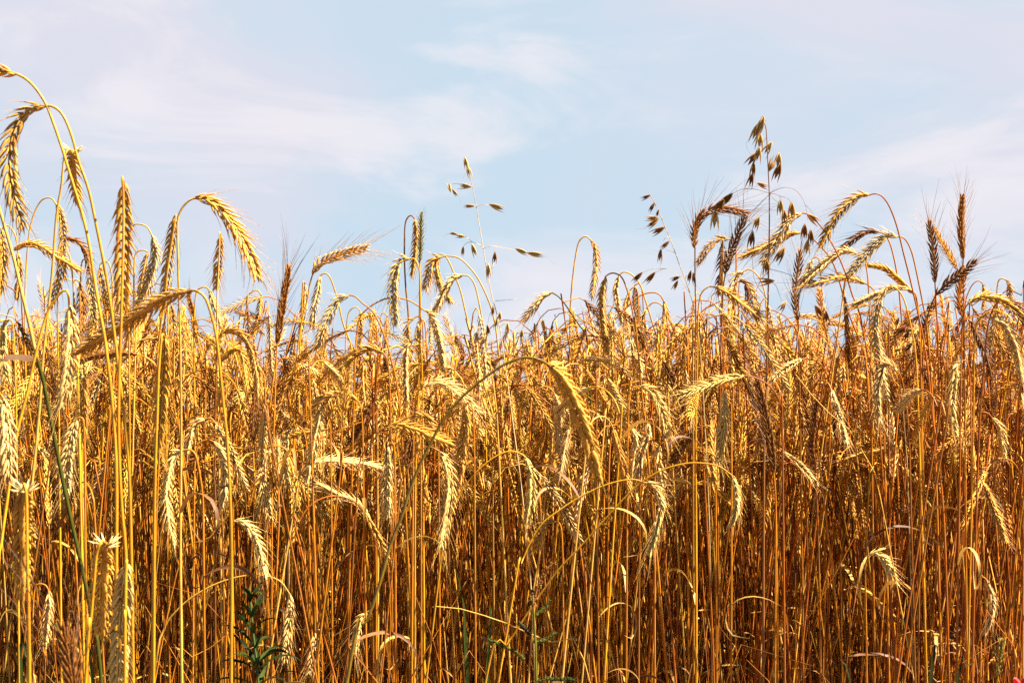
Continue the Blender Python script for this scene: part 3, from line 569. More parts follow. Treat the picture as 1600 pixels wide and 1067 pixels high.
("rye plant with a thin pale ear hanging low near the right edge", "pg", 2.0, 0, "1541,905 1551,935 1549,962 1541,984", "1541,905 1536,902 1532,912 1532,1060", .015),
("rye plant with a short greenish ear upright in the bottom right", "vv", 2.0, 0, "1557,1062 1560,1035 1564,1005", "1557,1062 1556,1100", .01),
]
for k, h in enumerate(HEROES): hero(k, *h)

# ------------------------------------------------------------------ wild oats
def boat(g, a, D, R, ln, w, open_=.0, tone=.5, depth=.45):
    """one pointed husk of an oat, from a along D"""
    X = unit(np.cross(D, R)); Y = unit(np.cross(X, D)); Y = Y if np.dot(Y, R) > 0 else -Y
    ts = (0, .12, .3, .5, .72, .9, 1.0); ps = (.25, .7, 1.0, .95, .6, .22, .03)
    V = []
    for t, p in zip(ts, ps):
        c = a + D * ln * t + Y * (open_ * ln * t * t + w * .35 * math.sin(math.pi * t))
        for an in (-1.0, -.5, 0, .5, 1.0, math.pi):
            if an == math.pi: V.append(c - Y * w * p * .12)
            else: V.append(c + X * w * p * math.sin(an * 1.35) + Y * w * p * depth * math.cos(an * 1.35))
    n = len(ts); q = [(i * 6 + j, i * 6 + (j + 1) % 6, (i + 1) * 6 + (j + 1) % 6, (i + 1) * 6 + j) for i in range(n - 1) for j in range(6)]
    g.add(np.array(V), q, None, tone)
def spikelet(parent, foot, a, ang, ln, r, col, opened=.18, fat=.16):
    D0 = np.array((math.cos(ang), r.uniform(-.25, .25), math.sin(ang))); D0 = unit(D0)
    P = unit(np.cross(D0, (0, 1, 0)))
    g = Geo()
    for s in (1, -1): boat(g, a, D0, P * s, ln * r.uniform(.92, 1.05), ln * fat, opened * r.uniform(.3, 1.0), r.uniform(.35, .7))
    boat(g, a + D0 * ln * .1, D0, unit(np.cross(D0, P)), ln * .72, ln * .10, 0, .2)
    if r.random() < .5:
        st = a + D0 * ln * .5; kn = st + unit(D0 + P * r.uniform(-.3, .3)) * ln * .6
        tube(g, catmull(np.array([st, kn, kn + unit(D0 + P * r.uniform(-1.2, 1.2)) * ln * .55]), 7), np.linspace(.00022, .00008, 7), 3, .2)
    part('spikelet', g.mesh('spikelet', M_OAT, foot), parent, vary(col, r, .15))
M_OAT = mat('oat_husk', plant_shader('object', rough=0.5, spec=0.2, trans=0.38, fibre=(260, 260, 40)))
def wild_oat(k, label, d, stem, scol, branches, seeds, rad=.0012, big=1.0):
    r = rng(4000 + k)
    S = [px(x, y, d) for x, y in pts(stem)]
    foot, tail = to_ground(S, d, r)
    o = root('wild_oat', foot, label, 'wild oat', None)
    C = catmull(S + tail, 80); n = 80; u = np.linspace(0, 1, n)
    g = Geo(); tube(g, C, rad * (.35 + .65 * np.clip(u * 2.2, 0, 1)), 6, np.clip(.5 + .15 * np.sin(u * 11), 0, 1))
    part('stem', g.mesh('stem', M_STEM, foot), o, scol)
    for b in branches:
        g = Geo(); B = [px(x, y, d + (.006 * i - .003 * len(pts(b))) * (1 if i else 0)) for i, (x, y) in enumerate(pts(b))]
        tube(g, catmull(B, 16), np.linspace(.00040, .00018, 16), 4, .5)
        part('branch', g.mesh('branch', M_STEM, foot), o, scol)
    for (x, y, ang, lp, col) in seeds:                 # pixel of the seed's middle, direction, length in pixels
        lp = lp * big; a = math.radians(ang); ln = lp * d / FPX
        spikelet(o, foot, px(x - math.cos(a) * lp / 2, y + math.sin(a) * lp / 2, d + r.uniform(-.015, .015)), a, ln, r, col, .18 if big == 1 else .26, .16 if big == 1 else .18)
    return o
OP, OG, OB, OD = (0.86, 0.60, 0.20), (0.74, 0.40, 0.06), (0.44, 0.19, 0.028), (0.26, 0.10, 0.02)
wild_oat(0, "pale wild oat plant with sparse straw coloured seeds above a low spot in the crop", 1.9,
    "731,252 733,268 738,292 744,322 749,352 755,388 761,425 768,460 774,482 781,510 788,560 796,620 804,680 811,730 818,790 824,850 830,925 836,1060", (0.72, 0.5, 0.2),
    ["738,292 728,288 716,287 704,288", "744,322 738,321 732,322", "744,322 757,320 768,321", "755,388 748,382 738,378 728,370 718,365", "755,388 768,385 785,387 805,391", "738,378 729,380 723,386", "761,425 769,417 773,408", "774,470 790,469 808,467", "774,482 766,490 762,505", "781,510 790,505 797,508"],
    [(728,256,-80,22,OP),(733,270,-75,24,OP),(702,292,105,18,OP),(711,302,-55,17,OP),(725,291,176,24,OP),(732,322,180,20,OP),(778,325,-22,30,OP),(708,365,168,16,OP),(718,369,175,18,OP),
     (723,394,-95,18,OP),(741,392,-70,24,OP),(773,404,-92,22,OB),(817,394,-25,26,OP),(838,398,-12,30,OP),(763,424,-88,26,OP),(770,487,-92,18,OB),(781,496,-92,19,OP),(775,506,-100,22,OP),(763,517,-80,20,OB),
     (745,529,-85,22,OP),(757,533,-115,24,OP),(793,513,-90,20,OP),(815,524,-95,20,OP)])
wild_oat(1, "drooping wild oat plant whose dark seeds all hang to the left of its pale stem", 2.0,
    "1013,299 1018,308 1025,322 1035,345 1046,370 1055,395 1062,415 1070,435 1078,458 1084,480 1090,512 1095,560 1100,640 1106,760 1110,900", (0.62, 0.42, 0.15),
    ["1025,322 1024,318 1022,316", "1035,345 1034,340 1030,334", "1046,370 1040,372 1036,377", "1055,395 1046,392 1040,390", "1018,308 1015,306 1013,304", "1078,458 1060,432 1040,420 1022,427", "1040,420 1020,420 1002,427", "1078,458 1070,436 1062,432", "1070,435 1074,430 1078,428"],
    [(1008,309,205,19,OD),(1018,325,240,20,OD),(1027,334,250,14,OD),(1017,342,182,25,OG),(1018,351,218,26,OB),(1027,361,207,28,OB),(1038,384,222,22,OB),(1031,401,262,24,OG),(995,434,224,25,OD),(1015,435,228,27,OB),(1054,436,205,20,OB),(1055,447,245,20,OG),(1077,433,255,22,OD),(1084,437,275,22,OB)])
wild_oat(2, "tallest wild oat plant with a brown stem and bunched seeds at its top", 1.95,
    "1192,182 1196,190 1198,215 1200,260 1202,302 1202,360 1201,420 1200,470 1199,520 1198,580 1196,640 1194,720 1193,860 1192,1060", (0.30, 0.12, 0.03),
    ["1196,190 1192,182 1188,186", "1202,302 1180,296 1160,296 1145,303 1138,312", "1160,296 1168,294 1174,290", "1202,302 1225,293 1245,299 1258,320 1262,344", "1202,302 1217,306 1224,322", "1217,306 1230,310 1237,318", "1258,320 1266,328 1273,338", "1201,420 1230,428 1252,440 1270,456 1280,478", "1201,425 1190,436 1180,456", "1200,260 1208,246 1214,240", "1202,302 1210,312 1219,318", "1198,215 1190,225 1184,236", "1201,440 1212,446 1221,470", "1200,470 1180,440 1176,410 1174,385"],
    [(1181,207,245,30,OP),(1188,198,250,26,OP),(1186,224,262,24,OP),(1199,233,238,22,OP),(1174,251,235,24,OB),(1184,243,260,22,OP),(1176,268,262,20,OB),(1173,283,258,20,OB),(1215,254,262,24,OP),(1214,271,250,26,OB),(1206,257,65,20,OG),
     (1192,291,-28,16,OG),(1123,322,232,24,OB),(1134,313,225,24,OB),(1116,347,265,28,OP),(1174,376,262,24,OB),(1182,350,250,20,OG),(1219,326,-92,22,OP),(1237,331,-90,24,OG),(1225,341,-90,20,OG),(1273,343,-35,22,OG),(1257,364,-92,22,OB),(1266,373,-92,22,OB),(1261,389,-94,22,OP),(1217,401,238,26,OG),(1197,419,266,22,OG),(1196,440,185,22,OG),(1222,480,235,18,OP),(1280,488,-60,20,OB),(1291,498,-88,20,OB)], .0019, 1.3)
wild_oat(3, "small wild oat plant with dark seeds hanging in a gap among stalks at right", 2.0,
    "1366,452 1378,478 1388,505 1397,535 1403,565 1408,610 1414,680 1420,800", (0.45, 0.28, 0.08),
    ["1388,505 1398,497 1404,497", "1397,535 1406,520 1416,510", "1397,535 1410,524 1418,519", "1403,565 1412,548 1421,540"],
    [(1401,504,248,18,OD),(1408,517,218,20,OD),(1416,526,252,24,OB),(1418,544,222,22,OD),(1402,547,195,16,OG)])

# ------------------------------------------------------------------ green plants at the foot of the crop
M_GRASS = M_GREEN
def green_weed():
    r = rng(71); d = 1.52
    S = [px(x, y, d) for x, y in pts("391,940 394,975 398,1010 402,1050 404,1090")]
    foot, tail = to_ground(S, d, r, .02)
    o = root('green_weed', foot, "leafy dark green weed growing at the bottom among straw stalks", 'weed')
    C = catmull(S + tail, 60); g = Geo(); tube(g, C, np.linspace(.0012, .003, 60), 6, .5)
    part('stem', g.mesh('stem', M_GREEN, foot), o, (0.09, 0.13, 0.03))
    for k in range(98):
        i = (k / 98.0) ** 1.25 * 30
        j = int(i); up = 1.25 - 0.9 * min(1, k / 45.0) + r.uniform(-.15, .15)
        ln = (.024 + .046 * min(1, k / 45.0)) * r.uniform(.75, 1.2)
        lf = leaf_geo(C[j], r, ln, az=k * 2.4 + r.uniform(-.3, .3), up=up, width=.0025, curl=r.uniform(.05, .35))
        part('leaf', lf.mesh('leaf', M_GREEN, foot), o, vary((0.020, 0.032, 0.004) if k % 4 else (.045, .062, .008), r, .25))
green_weed()
def spiked_grass():
    r = rng(72); d = 1.5
    S = [px(x, y, d) for x, y in pts("832,930 834,960 836,1000 838,1060")]
    foot, tail = to_ground(S, d, r, .02)
    o = root('spiked_grass', foot, "green weedy grass with dark knobbly side spikes at lower centre", 'grass')
    g = Geo(); tube(g, catmull(S + tail, 50), np.linspace(.0013, .0024, 50), 6, .5)
    part('stem', g.mesh('stem', M_GREEN, foot), o, (0.2, 0.17, 0.015))
    for path, col, w in (("834,948 838,925 847,900 860,880", OD, .0048), ("832,946 831,934 832,925", OD, .004), ("836,962 846,954 858,940", (.08,.085,.01), .003), ("834,1002 848,1001 868,990", (.09,.095,.012), .003),
                         ("762,998 785,1008 808,1020 818,1030", (.085,.09,.012), .0032), ("829,991 822,984 812,974", (.05, .05, .02), .0032), ("838,1064 862,1060 898,1062", (.06,.07,.01), .0035)):
        P = [px(x, y, d + .008 * i) for i, (x, y) in enumerate(pts(path))]
        c = catmull(P, 30); T, A, B = frames(c); g = Geo()
        tube(g, c, .0007, 4, .4)
        for k in range(90):
            u = r.random(); i = min(29, int(u * 30)); ph = r.uniform(0, 6.28)
            R = A[i] * math.cos(ph) + B[i] * math.sin(ph)
            boat(g, c[i] + R * w * .25, unit(T[i] * .9 + R * .7), R, w * r.uniform(.7, 1.1), w * .26, 0, r.random())
        part('spike', g.mesh('spike', M_GREEN, foot), o, col)
spiked_grass()
def blades(k, name, label, cat, d, paths, cols, w):
    r = rng(7300 + k); o = None
    for path, c in zip(paths, cols):
        S = [px(x, y, d + .01 * i * 0) for i, (x, y) in enumerate(pts(path))]
        f, tail = to_ground(S, d, r, .03)
        if o is None: foot = f; o = root(name, foot, label, cat)
        else: tail = [(tail[0] + foot) / 2, foot + np.array((r.uniform(-.01, .01), r.uniform(-.01, .01), 0))]
        C = catmull(S + tail, 50); u = np.linspace(0, 1, 50)
        g = Geo(); blade(g, C, w * np.clip(u * 5, .03, 1) * (1 - .35 * u), np.tile(np.array((math.cos(.5), math.sin(.5), .1)), (50, 1)), .3)
        part('leaf', g.mesh('leaf', M_GREEN, foot), o, vary(c, r))
blades(0, 'grass_tuft', "dark green grass blades leaning right at the bottom right corner", 'grass', 1.5, ["1578,994 1545,1020 1515,1046 1494,1072", "1490,984 1478,1010 1466,1040 1452,1075"], [(.025, .034, .006), (.03, .036, .006)], .0042)
blades(1, 'grass_tuft', "dark grass blade crossing the bottom edge at lower right of centre", 'grass', 1.55, ["1276,1043 1298,1054 1330,1072"], [(.028, .036, .007)], .003)
blades(2, 'grass_tuft', "short green grass blades at the bottom left before the straw", 'grass', 1.3, ["48,972 62,988 80,1004 97,1022", "66,992 56,1014 44,1044 34,1075", "112,994 122,1016 134,1042 146,1075"], [(.05, .07, .008), (.04, .055, .008), (.07, .09, .01)], .0028)
blades(3, 'grass_tuft', "small green grass blade upright among stalks left of the spiked grass", 'grass', 1.9, ["712,888 718,912 724,945 727,1000", "774,960 768,975 764,1000"], [(.045, .06, .008), (.055, .07, .01)], .0045)
def green_stalk():
    r = rng(75); d = 1.3
    S = [px(x, y, d) for x, y in pts("-6,310 0,330 10,364 22,406 36,466 45,502 52,535 58,560 68,596 78,650 88,700 100,760 111,812 122,860 136,925 150,1000 158,1060")]
    foot, tail = to_ground(S, d, r)
    o = root('grass_stalk', foot, "slanting grass stalk at left, straw pale above its joint and green below", 'grass')
    C = catmull(S + tail, 90); up = [c for c in C if c[2] > px(57, 557, d)[2]]; k = len(up)
    g = Geo(); tube(g, C[:k + 1], np.linspace(.0014, .0017, k + 1), 6, .55); part('upper_stem', g.mesh('upper_stem', M_STEM, foot), o, (0.6, 0.36, 0.06))
    g = Geo(); tube(g, C[k:], np.linspace(.0018, .0021, len(C) - k), 6, .5); part('lower_stem', g.mesh('lower_stem', M_GREEN, foot), o, (0.075, 0.07, 0.006))
    L = catmull([px(x, y, d - .02 * i) for i, (x, y) in enumerate(pts("57,560 40,558 20,557 5,563 -12,572"))], 16)
    g = Geo(); blade(g, L, .0042 * np.clip(np.minimum(.4 + 3 * np.linspace(0, 1, 16), 1) * (1.05 - np.linspace(0, 1, 16) ** 2), .1, 1), np.tile(np.array((0, 1, .25)), (16, 1)), .3)
    part('leaf', g.mesh('leaf', M_LEAF, foot), o, (0.13, 0.06, 0.02))
green_stalk()
def poppy():
    r = rng(76); d = 1.75; c = px(1594, 1070, d)
    foot = np.array((c[0], c[1] + .02, 0)); o = root('red_flower', foot, "tiny red flower peeping in at the bottom right corner", 'flower')
    g = Geo(); tube(g, catmull([c, (c + foot) / 2 + np.array((.01, 0, 0)), foot], 20), .0011, 5, .5); part('stem', g.mesh('stem', M_GREEN, foot), o, (.1, .14, .04))
    for k in range(4):
        a = k * 1.57 + .4; g = Geo(); D = np.array((math.cos(a), math.sin(a), .55)); s = np.array((-math.sin(a), math.cos(a), 0))
        P = catmull([c, c + D * .004 + np.array((0, 0, .001)), c + D * .008 + np.array((0, 0, .004))], 8)
        blade(g, P, np.array((.0006, .002, .0035, .0045, .005, .0045, .0035, .002)), np.tile(s, (8, 1)), -.2); part('petal', g.mesh('petal', M_LEAF, foot), o, (.55, .012, .02))
poppy()
# loose straws lying through the stand, and the cut stub
def straw(k, label, d, path, col, rad=.0010, ground=True, d2=0):
    r = rng(7700 + k); Q = pts(path); S = [px(x, y, d + d2 * i / (len(Q) - 1)) for i, (x, y) in enumerate(Q)]
    if ground: foot, tail = to_ground(S, d + d2, r); S = S + tail
    C = catmull(S, 40); g = Geo(); tube(g, C, rad * np.linspace(.7, 1.05, 40), 6, np.clip(.55 + .2 * np.sin(np.linspace(0, 7, 40)), 0, 1))
    me = g.mesh('straw_stalk', M_STEM, C[-1]); o = bpy.data.objects.new('straw_stalk', me); COL.objects.link(o)
    o.location = tuple(C[-1]); o.color = tuple(col) + (1,); o['label'] = label; o['category'] = 'straw'
straw(0, "thin straw lying aslant across the stalks just below the green spikes", 1.62, "681,947 715,950 746,958 803,978 850,1003 919,1053", STEMC['p'], .0009)
straw(1, "long straw slanting up to the right across the stalks left of centre", 1.68, "566,659 520,676 480,694 400,750 362,798 320,850 270,920", STEMC['g'], .0010)
straw(2, "dark cut off stub standing beside the right leaning ear's stalk", 1.85, "457,811 451,817 450,850 450,1000", (.1, .045, .014), .0028)
straw(3, "thin straw slanting up right through the low stalks right of centre", 1.8, "1350,815 1330,848 1306,895 1260,970 1202,1064", STEMC['g'], .0008)
straw(4, "slender straw leaning right up to the pale patch below the bowed straw", 1.8, "1243,585 1262,610 1300,650 1328,672 1345,700 1380,800", STEMC['p'], .0009)
straw(5, "straw leaning left low beside the bright yellow stem at left", 1.6, "357,990 340,1003 306,1029 270,1056", STEMC['g'], .0009)
def curl_leaf():
    r = rng(78); d = 1.22; P = catmull([px(x, y, d) for x, y in pts("172,604 188,597 205,594 222,596 232,603 238,613")], 18); u = np.linspace(0, 1, 18)
    return P, u
# ------------------------------------------------------------------ more plants of the front rows
LANDMARKS = [("the green weed", 400, 980), ("the spiked green grass", 835, 960), ("the straight yellow stalk", 1085, 800), ("the black backed ear", 895, 650),
 ("the bright yellow stem", 358, 750), ("the dark stub", 451, 850), ("the long dark upright ear", 1198, 670), ("the long level ear pointing left", 1350, 710),
 ("the curled shaggy ear", 1382, 610), ("the bicoloured hanging ear", 1490, 620), ("the olive bowed stalk", 640, 790), ("the low bowed straw", 960, 755),
 ("the two white tufts", 180, 880), ("the bleached sickle ear", 265, 770), ("the tousled level ear", 650, 675), ("the small red flower", 1560, 1000),
 ("the brown wild oat's foot", 1194, 900), ("the pale wild oat's foot", 815, 790), ("the highest upright stalk", 1506, 780), ("the dark bristling ear's stalk", 426, 640), ("the tufted bent ear", 1375, 880)]
ORD = ["nearest", "second", "third", "fourth", "fifth", "sixth", "seventh", "eighth", "ninth", "tenth", "eleventh", "twelfth"]
TONEWORD = dict(p="bleached", g="golden", b="brown", d="dark brown")
USED = {}
def plant_path(x, y, top, nod, az, lean, r, elen):
    """stem from the ear base down, and the ear, of a plant rooted at (x, y) whose crest is at height top"""
    ca, sa = math.cos(az), math.sin(az)
    R = r.uniform(.022, .05); P = []; a = 0.0
    h = np.array((ca, sa, 0.0)); z = np.array((0, 0, 1.0))
    p = np.array((x + lean[0], y + lean[1], 0.0))
    pts_ = [np.zeros(3)]
    n = 10; arc = R * nod if nod > .3 else .05
    for i in range(n):
        a = nod * (i + .5) / n
        pts_.append(pts_[-1] + (z * math.cos(a) + h * math.sin(a)) * arc / n)
    E = [pts_[-1]]; ad = nod
    for i in range(7):
        ad = ad + (2.9 - ad) * r.uniform(.02, .10) if nod > .5 else ad + r.uniform(-.03, .05)
        E.append(E[-1] + (z * math.cos(ad) + h * math.sin(ad)) * elen / 7)
    A = np.array(pts_); crest = max(A[:, 2].max(), max(e[2] for e in E))
    off = np.array((x + lean[0], y + lean[1], top - crest))
    A = A + off; E = np.array(E) + off
    zt = A[0, 2]
    S = [np.array((x, y, 0.0)), np.array((x + lean[0] * .2 + r.gauss(0, .004), y + lean[1] * .2, zt * .33)), np.array((x + lean[0] * .55 + r.gauss(0, .004), y + lean[1] * .55, zt * .68))]
    S = np.vstack([S, A])
    return S[::-1], E
def skyline(x):
    """the highest pixel row an untraced plant may reach: the crop's skyline in the photograph"""
    xs = [0, 120, 220, 330, 420, 500, 600, 700, 770, 860, 930, 1000, 1080, 1150, 1250, 1330, 1420, 1500, 1600]
    ys = [500, 470, 470, 500, 530, 520, 550, 585, 575, 500, 520, 500, 490, 480, 520, 520, 510, 480, 470]
    return float(np.interp(x, xs, ys))
r = rng(5)
made, tries, CELL = 0, 0, []
FILL = []
while made < N_FILL and tries < 20000:
    tries += 1
    y = 1.62 + 1.5 * r.random() ** 1.2
    x = r.uniform(-.40, .40) * y
    if any((x - a) ** 2 + (y - b) ** 2 < .035 ** 2 for a, b in CELL): continue
    elen = r.uniform(.06, .095); nod = r.choice([r.uniform(2.2, 3.0)] * 6 + [r.uniform(1.2, 2.2)] * 3 + [r.uniform(.05, .4)] * 2)
    az = r.uniform(0, 2 * math.pi); lean = (r.gauss(0, .10), r.gauss(0, .05))
    top = HC + r.uniform(-.10, .12) if r.random() < .92 else HC + r.uniform(-.28, .0)
    S, E = plant_path(x, y, top, nod, az, lean, r, elen)
    pe = [to_px(e) for e in E]; ps = [to_px(e) for e in S[:12]]
    ex0, ex1 = min(p[0] for p in pe), max(p[0] for p in pe); ey0, ey1 = min(p[1] for p in pe + ps), max(p[1] for p in pe)
    cx, cy = (ex0 + ex1) / 2, (min(p[1] for p in pe) + ey1) / 2
    if cx < 5 or cx > 1595 or ey0 < skyline(cx) + 25 or cy > 1040 or (cy > 730 and r.random() < .85): continue
    bad = False
    for (a0, b0, a1, b1, dd) in EARBOX:
        if dd < 1.3: continue
        if ex0 < a1 and ex1 > a0 and min(p[1] for p in pe) < b1 and ey1 > b0 and (min(ex1, a1) - max(ex0, a0)) * (min(ey1, b1) - max(min(p[1] for p in pe), b0)) > .25 * (a1 - a0) * (b1 - b0): bad = True
    if bad: continue
    CELL.append((x, y)); made += 1
    FILL.append((y, S, E, nod, az, cx, cy, (x, y, 0.0)))
FILL.sort(key=lambda f: f[0])
for k, (y, S, E, nod, az, cx, cy, foot) in enumerate(FILL):
    rr = rng(9000 + k)
    tone = rr.choice("gggggppppbbd"); st = rr.choice("ggggyprb" if cx < 1000 else "ggggyrrrrb")
    name, lx, ly = min(LANDMARKS, key=lambda l: math.hypot(l[1] - cx, (l[2] - cy)))
    dx, dy = cx - lx, cy - ly
    rel = ("left of" if dx < 0 else "right of") if abs(dx) > abs(dy) else ("above" if dy < 0 else "below")
    side = "left" if E[-1][0] < E[0][0] else "right"
    pose = "upright ear" if nod < .5 else (("ear swung " + side) if nod < 2.2 else ("ear hooked " + side))
    key = (tone, pose, rel, name); n = USED.get(key, 0); USED[key] = n + 1
    FILL[k] = FILL[k] + (tone, st, pose, rel, name, key, math.hypot(dx, dy))
RANK = {}
for f in sorted(FILL, key=lambda f: f[-1]): RANK[id(f)] = USED.setdefault(('n',) + f[-2], 0); USED[('n',) + f[-2]] += 1
for k, f in enumerate(FILL):
    y, S, E, nod, az, cx, cy, foot, tone, st, pose, rel, name, key, _ = f
    rr = rng(9100 + k); n = RANK[id(f)]
    q = "" if USED[key] == 1 else ("nearest " if n == 0 else ORD[n] + (" nearest " if n > 0 else ""))
    rye("%s rye plant, %s, %s%s %s" % (TONEWORD[tone], pose, q, rel, name), tone + st, E, S, foot, rr, rr.choice([.008, .012, .02]) if tone in 'pg' else .04, rr.uniform(.8, 1.0), .0017, None, .5, .0066)

# ------------------------------------------------------------------ the stand behind: too many to count
def variant(seed):
    r = rng(seed); elen = r.uniform(.07, .11)
    nod = r.choice([r.uniform(2.1, 3.0)] * 6 + [r.uniform(1.0, 2.1)] * 2 + [r.uniform(.05, .4)] * 2)
    S, E = plant_path(0, 0, 1.5, nod, r.uniform(0, 6.28), (r.gauss(0, .14), r.gauss(0, .12)), r, elen)
    tone = r.choice("ggggggpppbd"); st = r.choice("gggyprrrbb")
    ec, sc = vary(EARC[tone], r), vary(STEMC[st], r)
    parts_ = []
    C = catmull(S, 26, 1.6)
    parts_.append((stem_geo(C, r, .0017, low=True), sc))
    gh, ga = ear_geo(catmull(E, 12), r, r.uniform(0, 3.1), r.uniform(.8, 1.05), .022 if tone in 'pg' else .045, low=True, step=.0082)
    parts_.append((gh, ec))
    if ga.n: parts_.append((ga, ec))
    for k in range(r.choice([0, 1, 1, 2])):
        parts_.append((leaf_geo(C[r.randrange(13, 23)], r, r.uniform(.1, .2), up=r.uniform(.1, 1.1), curl=r.uniform(.4, .8)), vary(r.choice([(0.45, 0.22, 0.035), (0.5, 0.28, 0.05), (0.20, 0.08, 0.017), (.55, .32, .06)]), r)))
    return merge(parts_)
def merge(parts_):
    V, Q, T, Cc, n = [], [], [], [], 0
    for g, col in parts_:
        v, q, t, c = g.arrays(); V.append(v); Q.append(q + n); T.append(t + n)
        Cc.append(np.concatenate([c[:, None], np.tile(np.array(col), (len(c), 1))], 1)); n += len(v)
    return np.vstack(V), np.vstack(Q), np.vstack(T), np.vstack(Cc)
def loose_variant(seed):
    """a leaning or broken straw with dry leaves, no ear"""
    r = rng(seed); az = r.uniform(0, 6.28); ln = r.uniform(.4, .95); t = r.choice([r.uniform(.0, .2), r.uniform(.1, .5), r.uniform(.2, .7), r.uniform(.5, 1.2)])
    d = np.array((math.cos(az) * math.sin(t), math.sin(az) * math.sin(t), math.cos(t)))
    P = [np.zeros(3), d * ln * .5 + np.array((0, 0, .02)), d * ln]
    if r.random() < .3: P.append(d * ln + np.array((math.cos(az), math.sin(az), -.8)) * r.uniform(.05, .2))
    C = catmull(np.array(P), 9)[::-1]
    parts_ = [(stem_geo(C, r, r.uniform(.0007, .0016), low=True, taper=.7), vary(STEMC[r.choice("gggpprrbbd")], r))]
    for k in range(r.choice([1, 2, 3])):
        parts_.append((leaf_geo(C[r.randrange(2, 8)], r, r.uniform(.08, .2), up=r.uniform(-.5, 1.0), curl=r.uniform(.2, .8)), vary(r.choice([(0.42, 0.19, 0.03), (0.5, 0.27, 0.05), (0.16, 0.06, 0.012), (.10, .04, .010), (.32, .12, .02)]), r)))
    return merge(parts_)
def scatter(name, variants, places, label):
    V, Q, T, Cc, n = [], [], [], [], 0
    for (k, x, y, z, rot, s, g) in places:
        v, q, t, c = variants[k]
        co, si = math.cos(rot), math.sin(rot)
        w = np.empty_like(v); w[:, 0] = (v[:, 0] * co - v[:, 1] * si) * s + x; w[:, 1] = (v[:, 0] * si + v[:, 1] * co) * s + y; w[:, 2] = v[:, 2] * s + z
        V.append(w); Q.append(q + n); T.append(t + n); cc = c.copy(); cc[:, 1:4] *= np.array(g); Cc.append(cc); n += len(v)
    me = make_mesh(name, np.vstack(V), np.vstack(Q), np.vstack(T), np.vstack(Cc), M_FIELD, smooth=True)
    o = bpy.data.objects.new(name, me); COL.objects.link(o)
    o['kind'] = 'stuff'; o['label'] = label; o['category'] = 'crop'
    return o
r = rng(11)
VARS = [variant(300 + i) for i in range(36)]
places = []
def gains(r, y, x=0):
    k = r.uniform(.75, 1.2); red = max(0, min(1, x / y / .3)) * r.random()        # the right of the field is redder straw
    return (k, k * r.uniform(.92, 1.06) * (1 - .2 * red), k * r.uniform(.8, 1.15) * (1 - .3 * red))
for _ in range(N_FIELD):
    u = r.random(); y = 2.2 + 4.6 * u ** 2.0
    x = r.uniform(-.42, .42) * y
    px_x = 800 + FPX * x / y
    lim = skyline(px_x) - 28 + r.expovariate(1 / 58.0)
    ztop = HC + (655 - lim) / FPX * y
    top = min(ztop, HC + r.gauss(.03 if px_x < 950 else .06, .13) if y < 3.9 else HC + r.gauss(-.07 if px_x < 950 else -.03, .14))
    if y < 3.4: top = max(top, HC - .06)
    places.append((r.randrange(36), x, y, top - 1.5, r.uniform(0, 6.28), 1.0, gains(r, y, x)))
scatter('rye_stand', VARS, places, "dense mass of ripe rye behind the front rows")
LV = [loose_variant(500 + i) for i in range(24)]
places = []
for _ in range(N_LOOSE):
    y = 1.75 + 5.0 * r.random() ** 1.5; x = r.uniform(-.42, .42) * y
    up = r.random() < .4          # caught higher up between the stalks
    places.append((r.randrange(24), x, y, r.uniform(.2, .62) if up else r.uniform(0, .15), r.uniform(0, 6.28), r.uniform(.3, .55) if up else r.uniform(.7, 1.0), gains(r, y, x)))
scatter('straw_litter', LV, places, "loose leaning straws and dry leaves filling the crop")

# ------------------------------------------------------------------ ground, and the dark trees far behind at left
def ground():
    def build(nt):
        L = nt.links; geo = N(nt, 'ShaderNodeNewGeometry')
        a = N(nt, 'ShaderNodeTexNoise'); L.new(geo.outputs['Position'], a.inputs['Vector']); a.inputs['Scale'].default_value = 14; a.inputs['Detail'].default_value = 8
        r1 = N(nt, 'ShaderNodeValToRGB'); L.new(a.outputs[0], r1.inputs[0])
        r1.color_ramp.elements[0].position = .35; r1.color_ramp.elements[0].color = (.03, .017, .008, 1); r1.color_ramp.elements[1].position = .7; r1.color_ramp.elements[1].color = (.10, .055, .022, 1)
        p = N(nt, 'ShaderNodeBsdfPrincipled'); L.new(r1.outputs[0], p.inputs['Base Color']); p.inputs['Roughness'].default_value = .95
        b = N(nt, 'ShaderNodeBump'); L.new(a.outputs[0], b.inputs['Height']); b.inputs['Distance'].default_value = .03; L.new(b.outputs[0], p.inputs['Normal'])
        return p.outputs[0]
    n = 60; xs = np.concatenate([-np.geomspace(900, 2, n)[:-1], np.linspace(-2, 2, 20), np.geomspace(2, 900, n)[1:]]); ys = np.concatenate([[-900, -100, -10], np.linspace(-2, 12, 40), np.geomspace(13, 900, 30)])
    X, Y = np.meshgrid(xs, ys); R = np.hypot(X, Y - 4)
    near = np.clip(1 - R / 14, 0, 1)
    Z = near * (.012 * np.sin(X * 7 + Y * 3) * np.sin(Y * 9)) - np.clip(R - 12, 0, 60) * .012      # the field lies on a slight rise
    m, k = X.shape; i, j = np.meshgrid(np.arange(m - 1), np.arange(k - 1), indexing='ij')
    q = np.stack([i * k + j, i * k + j + 1, (i + 1) * k + j + 1, (i + 1) * k + j], -1).reshape(-1, 4)
    me = make_mesh('ground', np.stack([X, Y, Z], -1).reshape(-1, 3), q, np.zeros((0, 3), int), np.full(m * k, .5), mat('soil', build))
    o = bpy.data.objects.new('ground', me); COL.objects.link(o); o['kind'] = 'structure'
ground()
M_BARK = mat('bark', plant_shader((0.09, 0.06, 0.04), rough=.9, fibre=(8, 8, 2)))
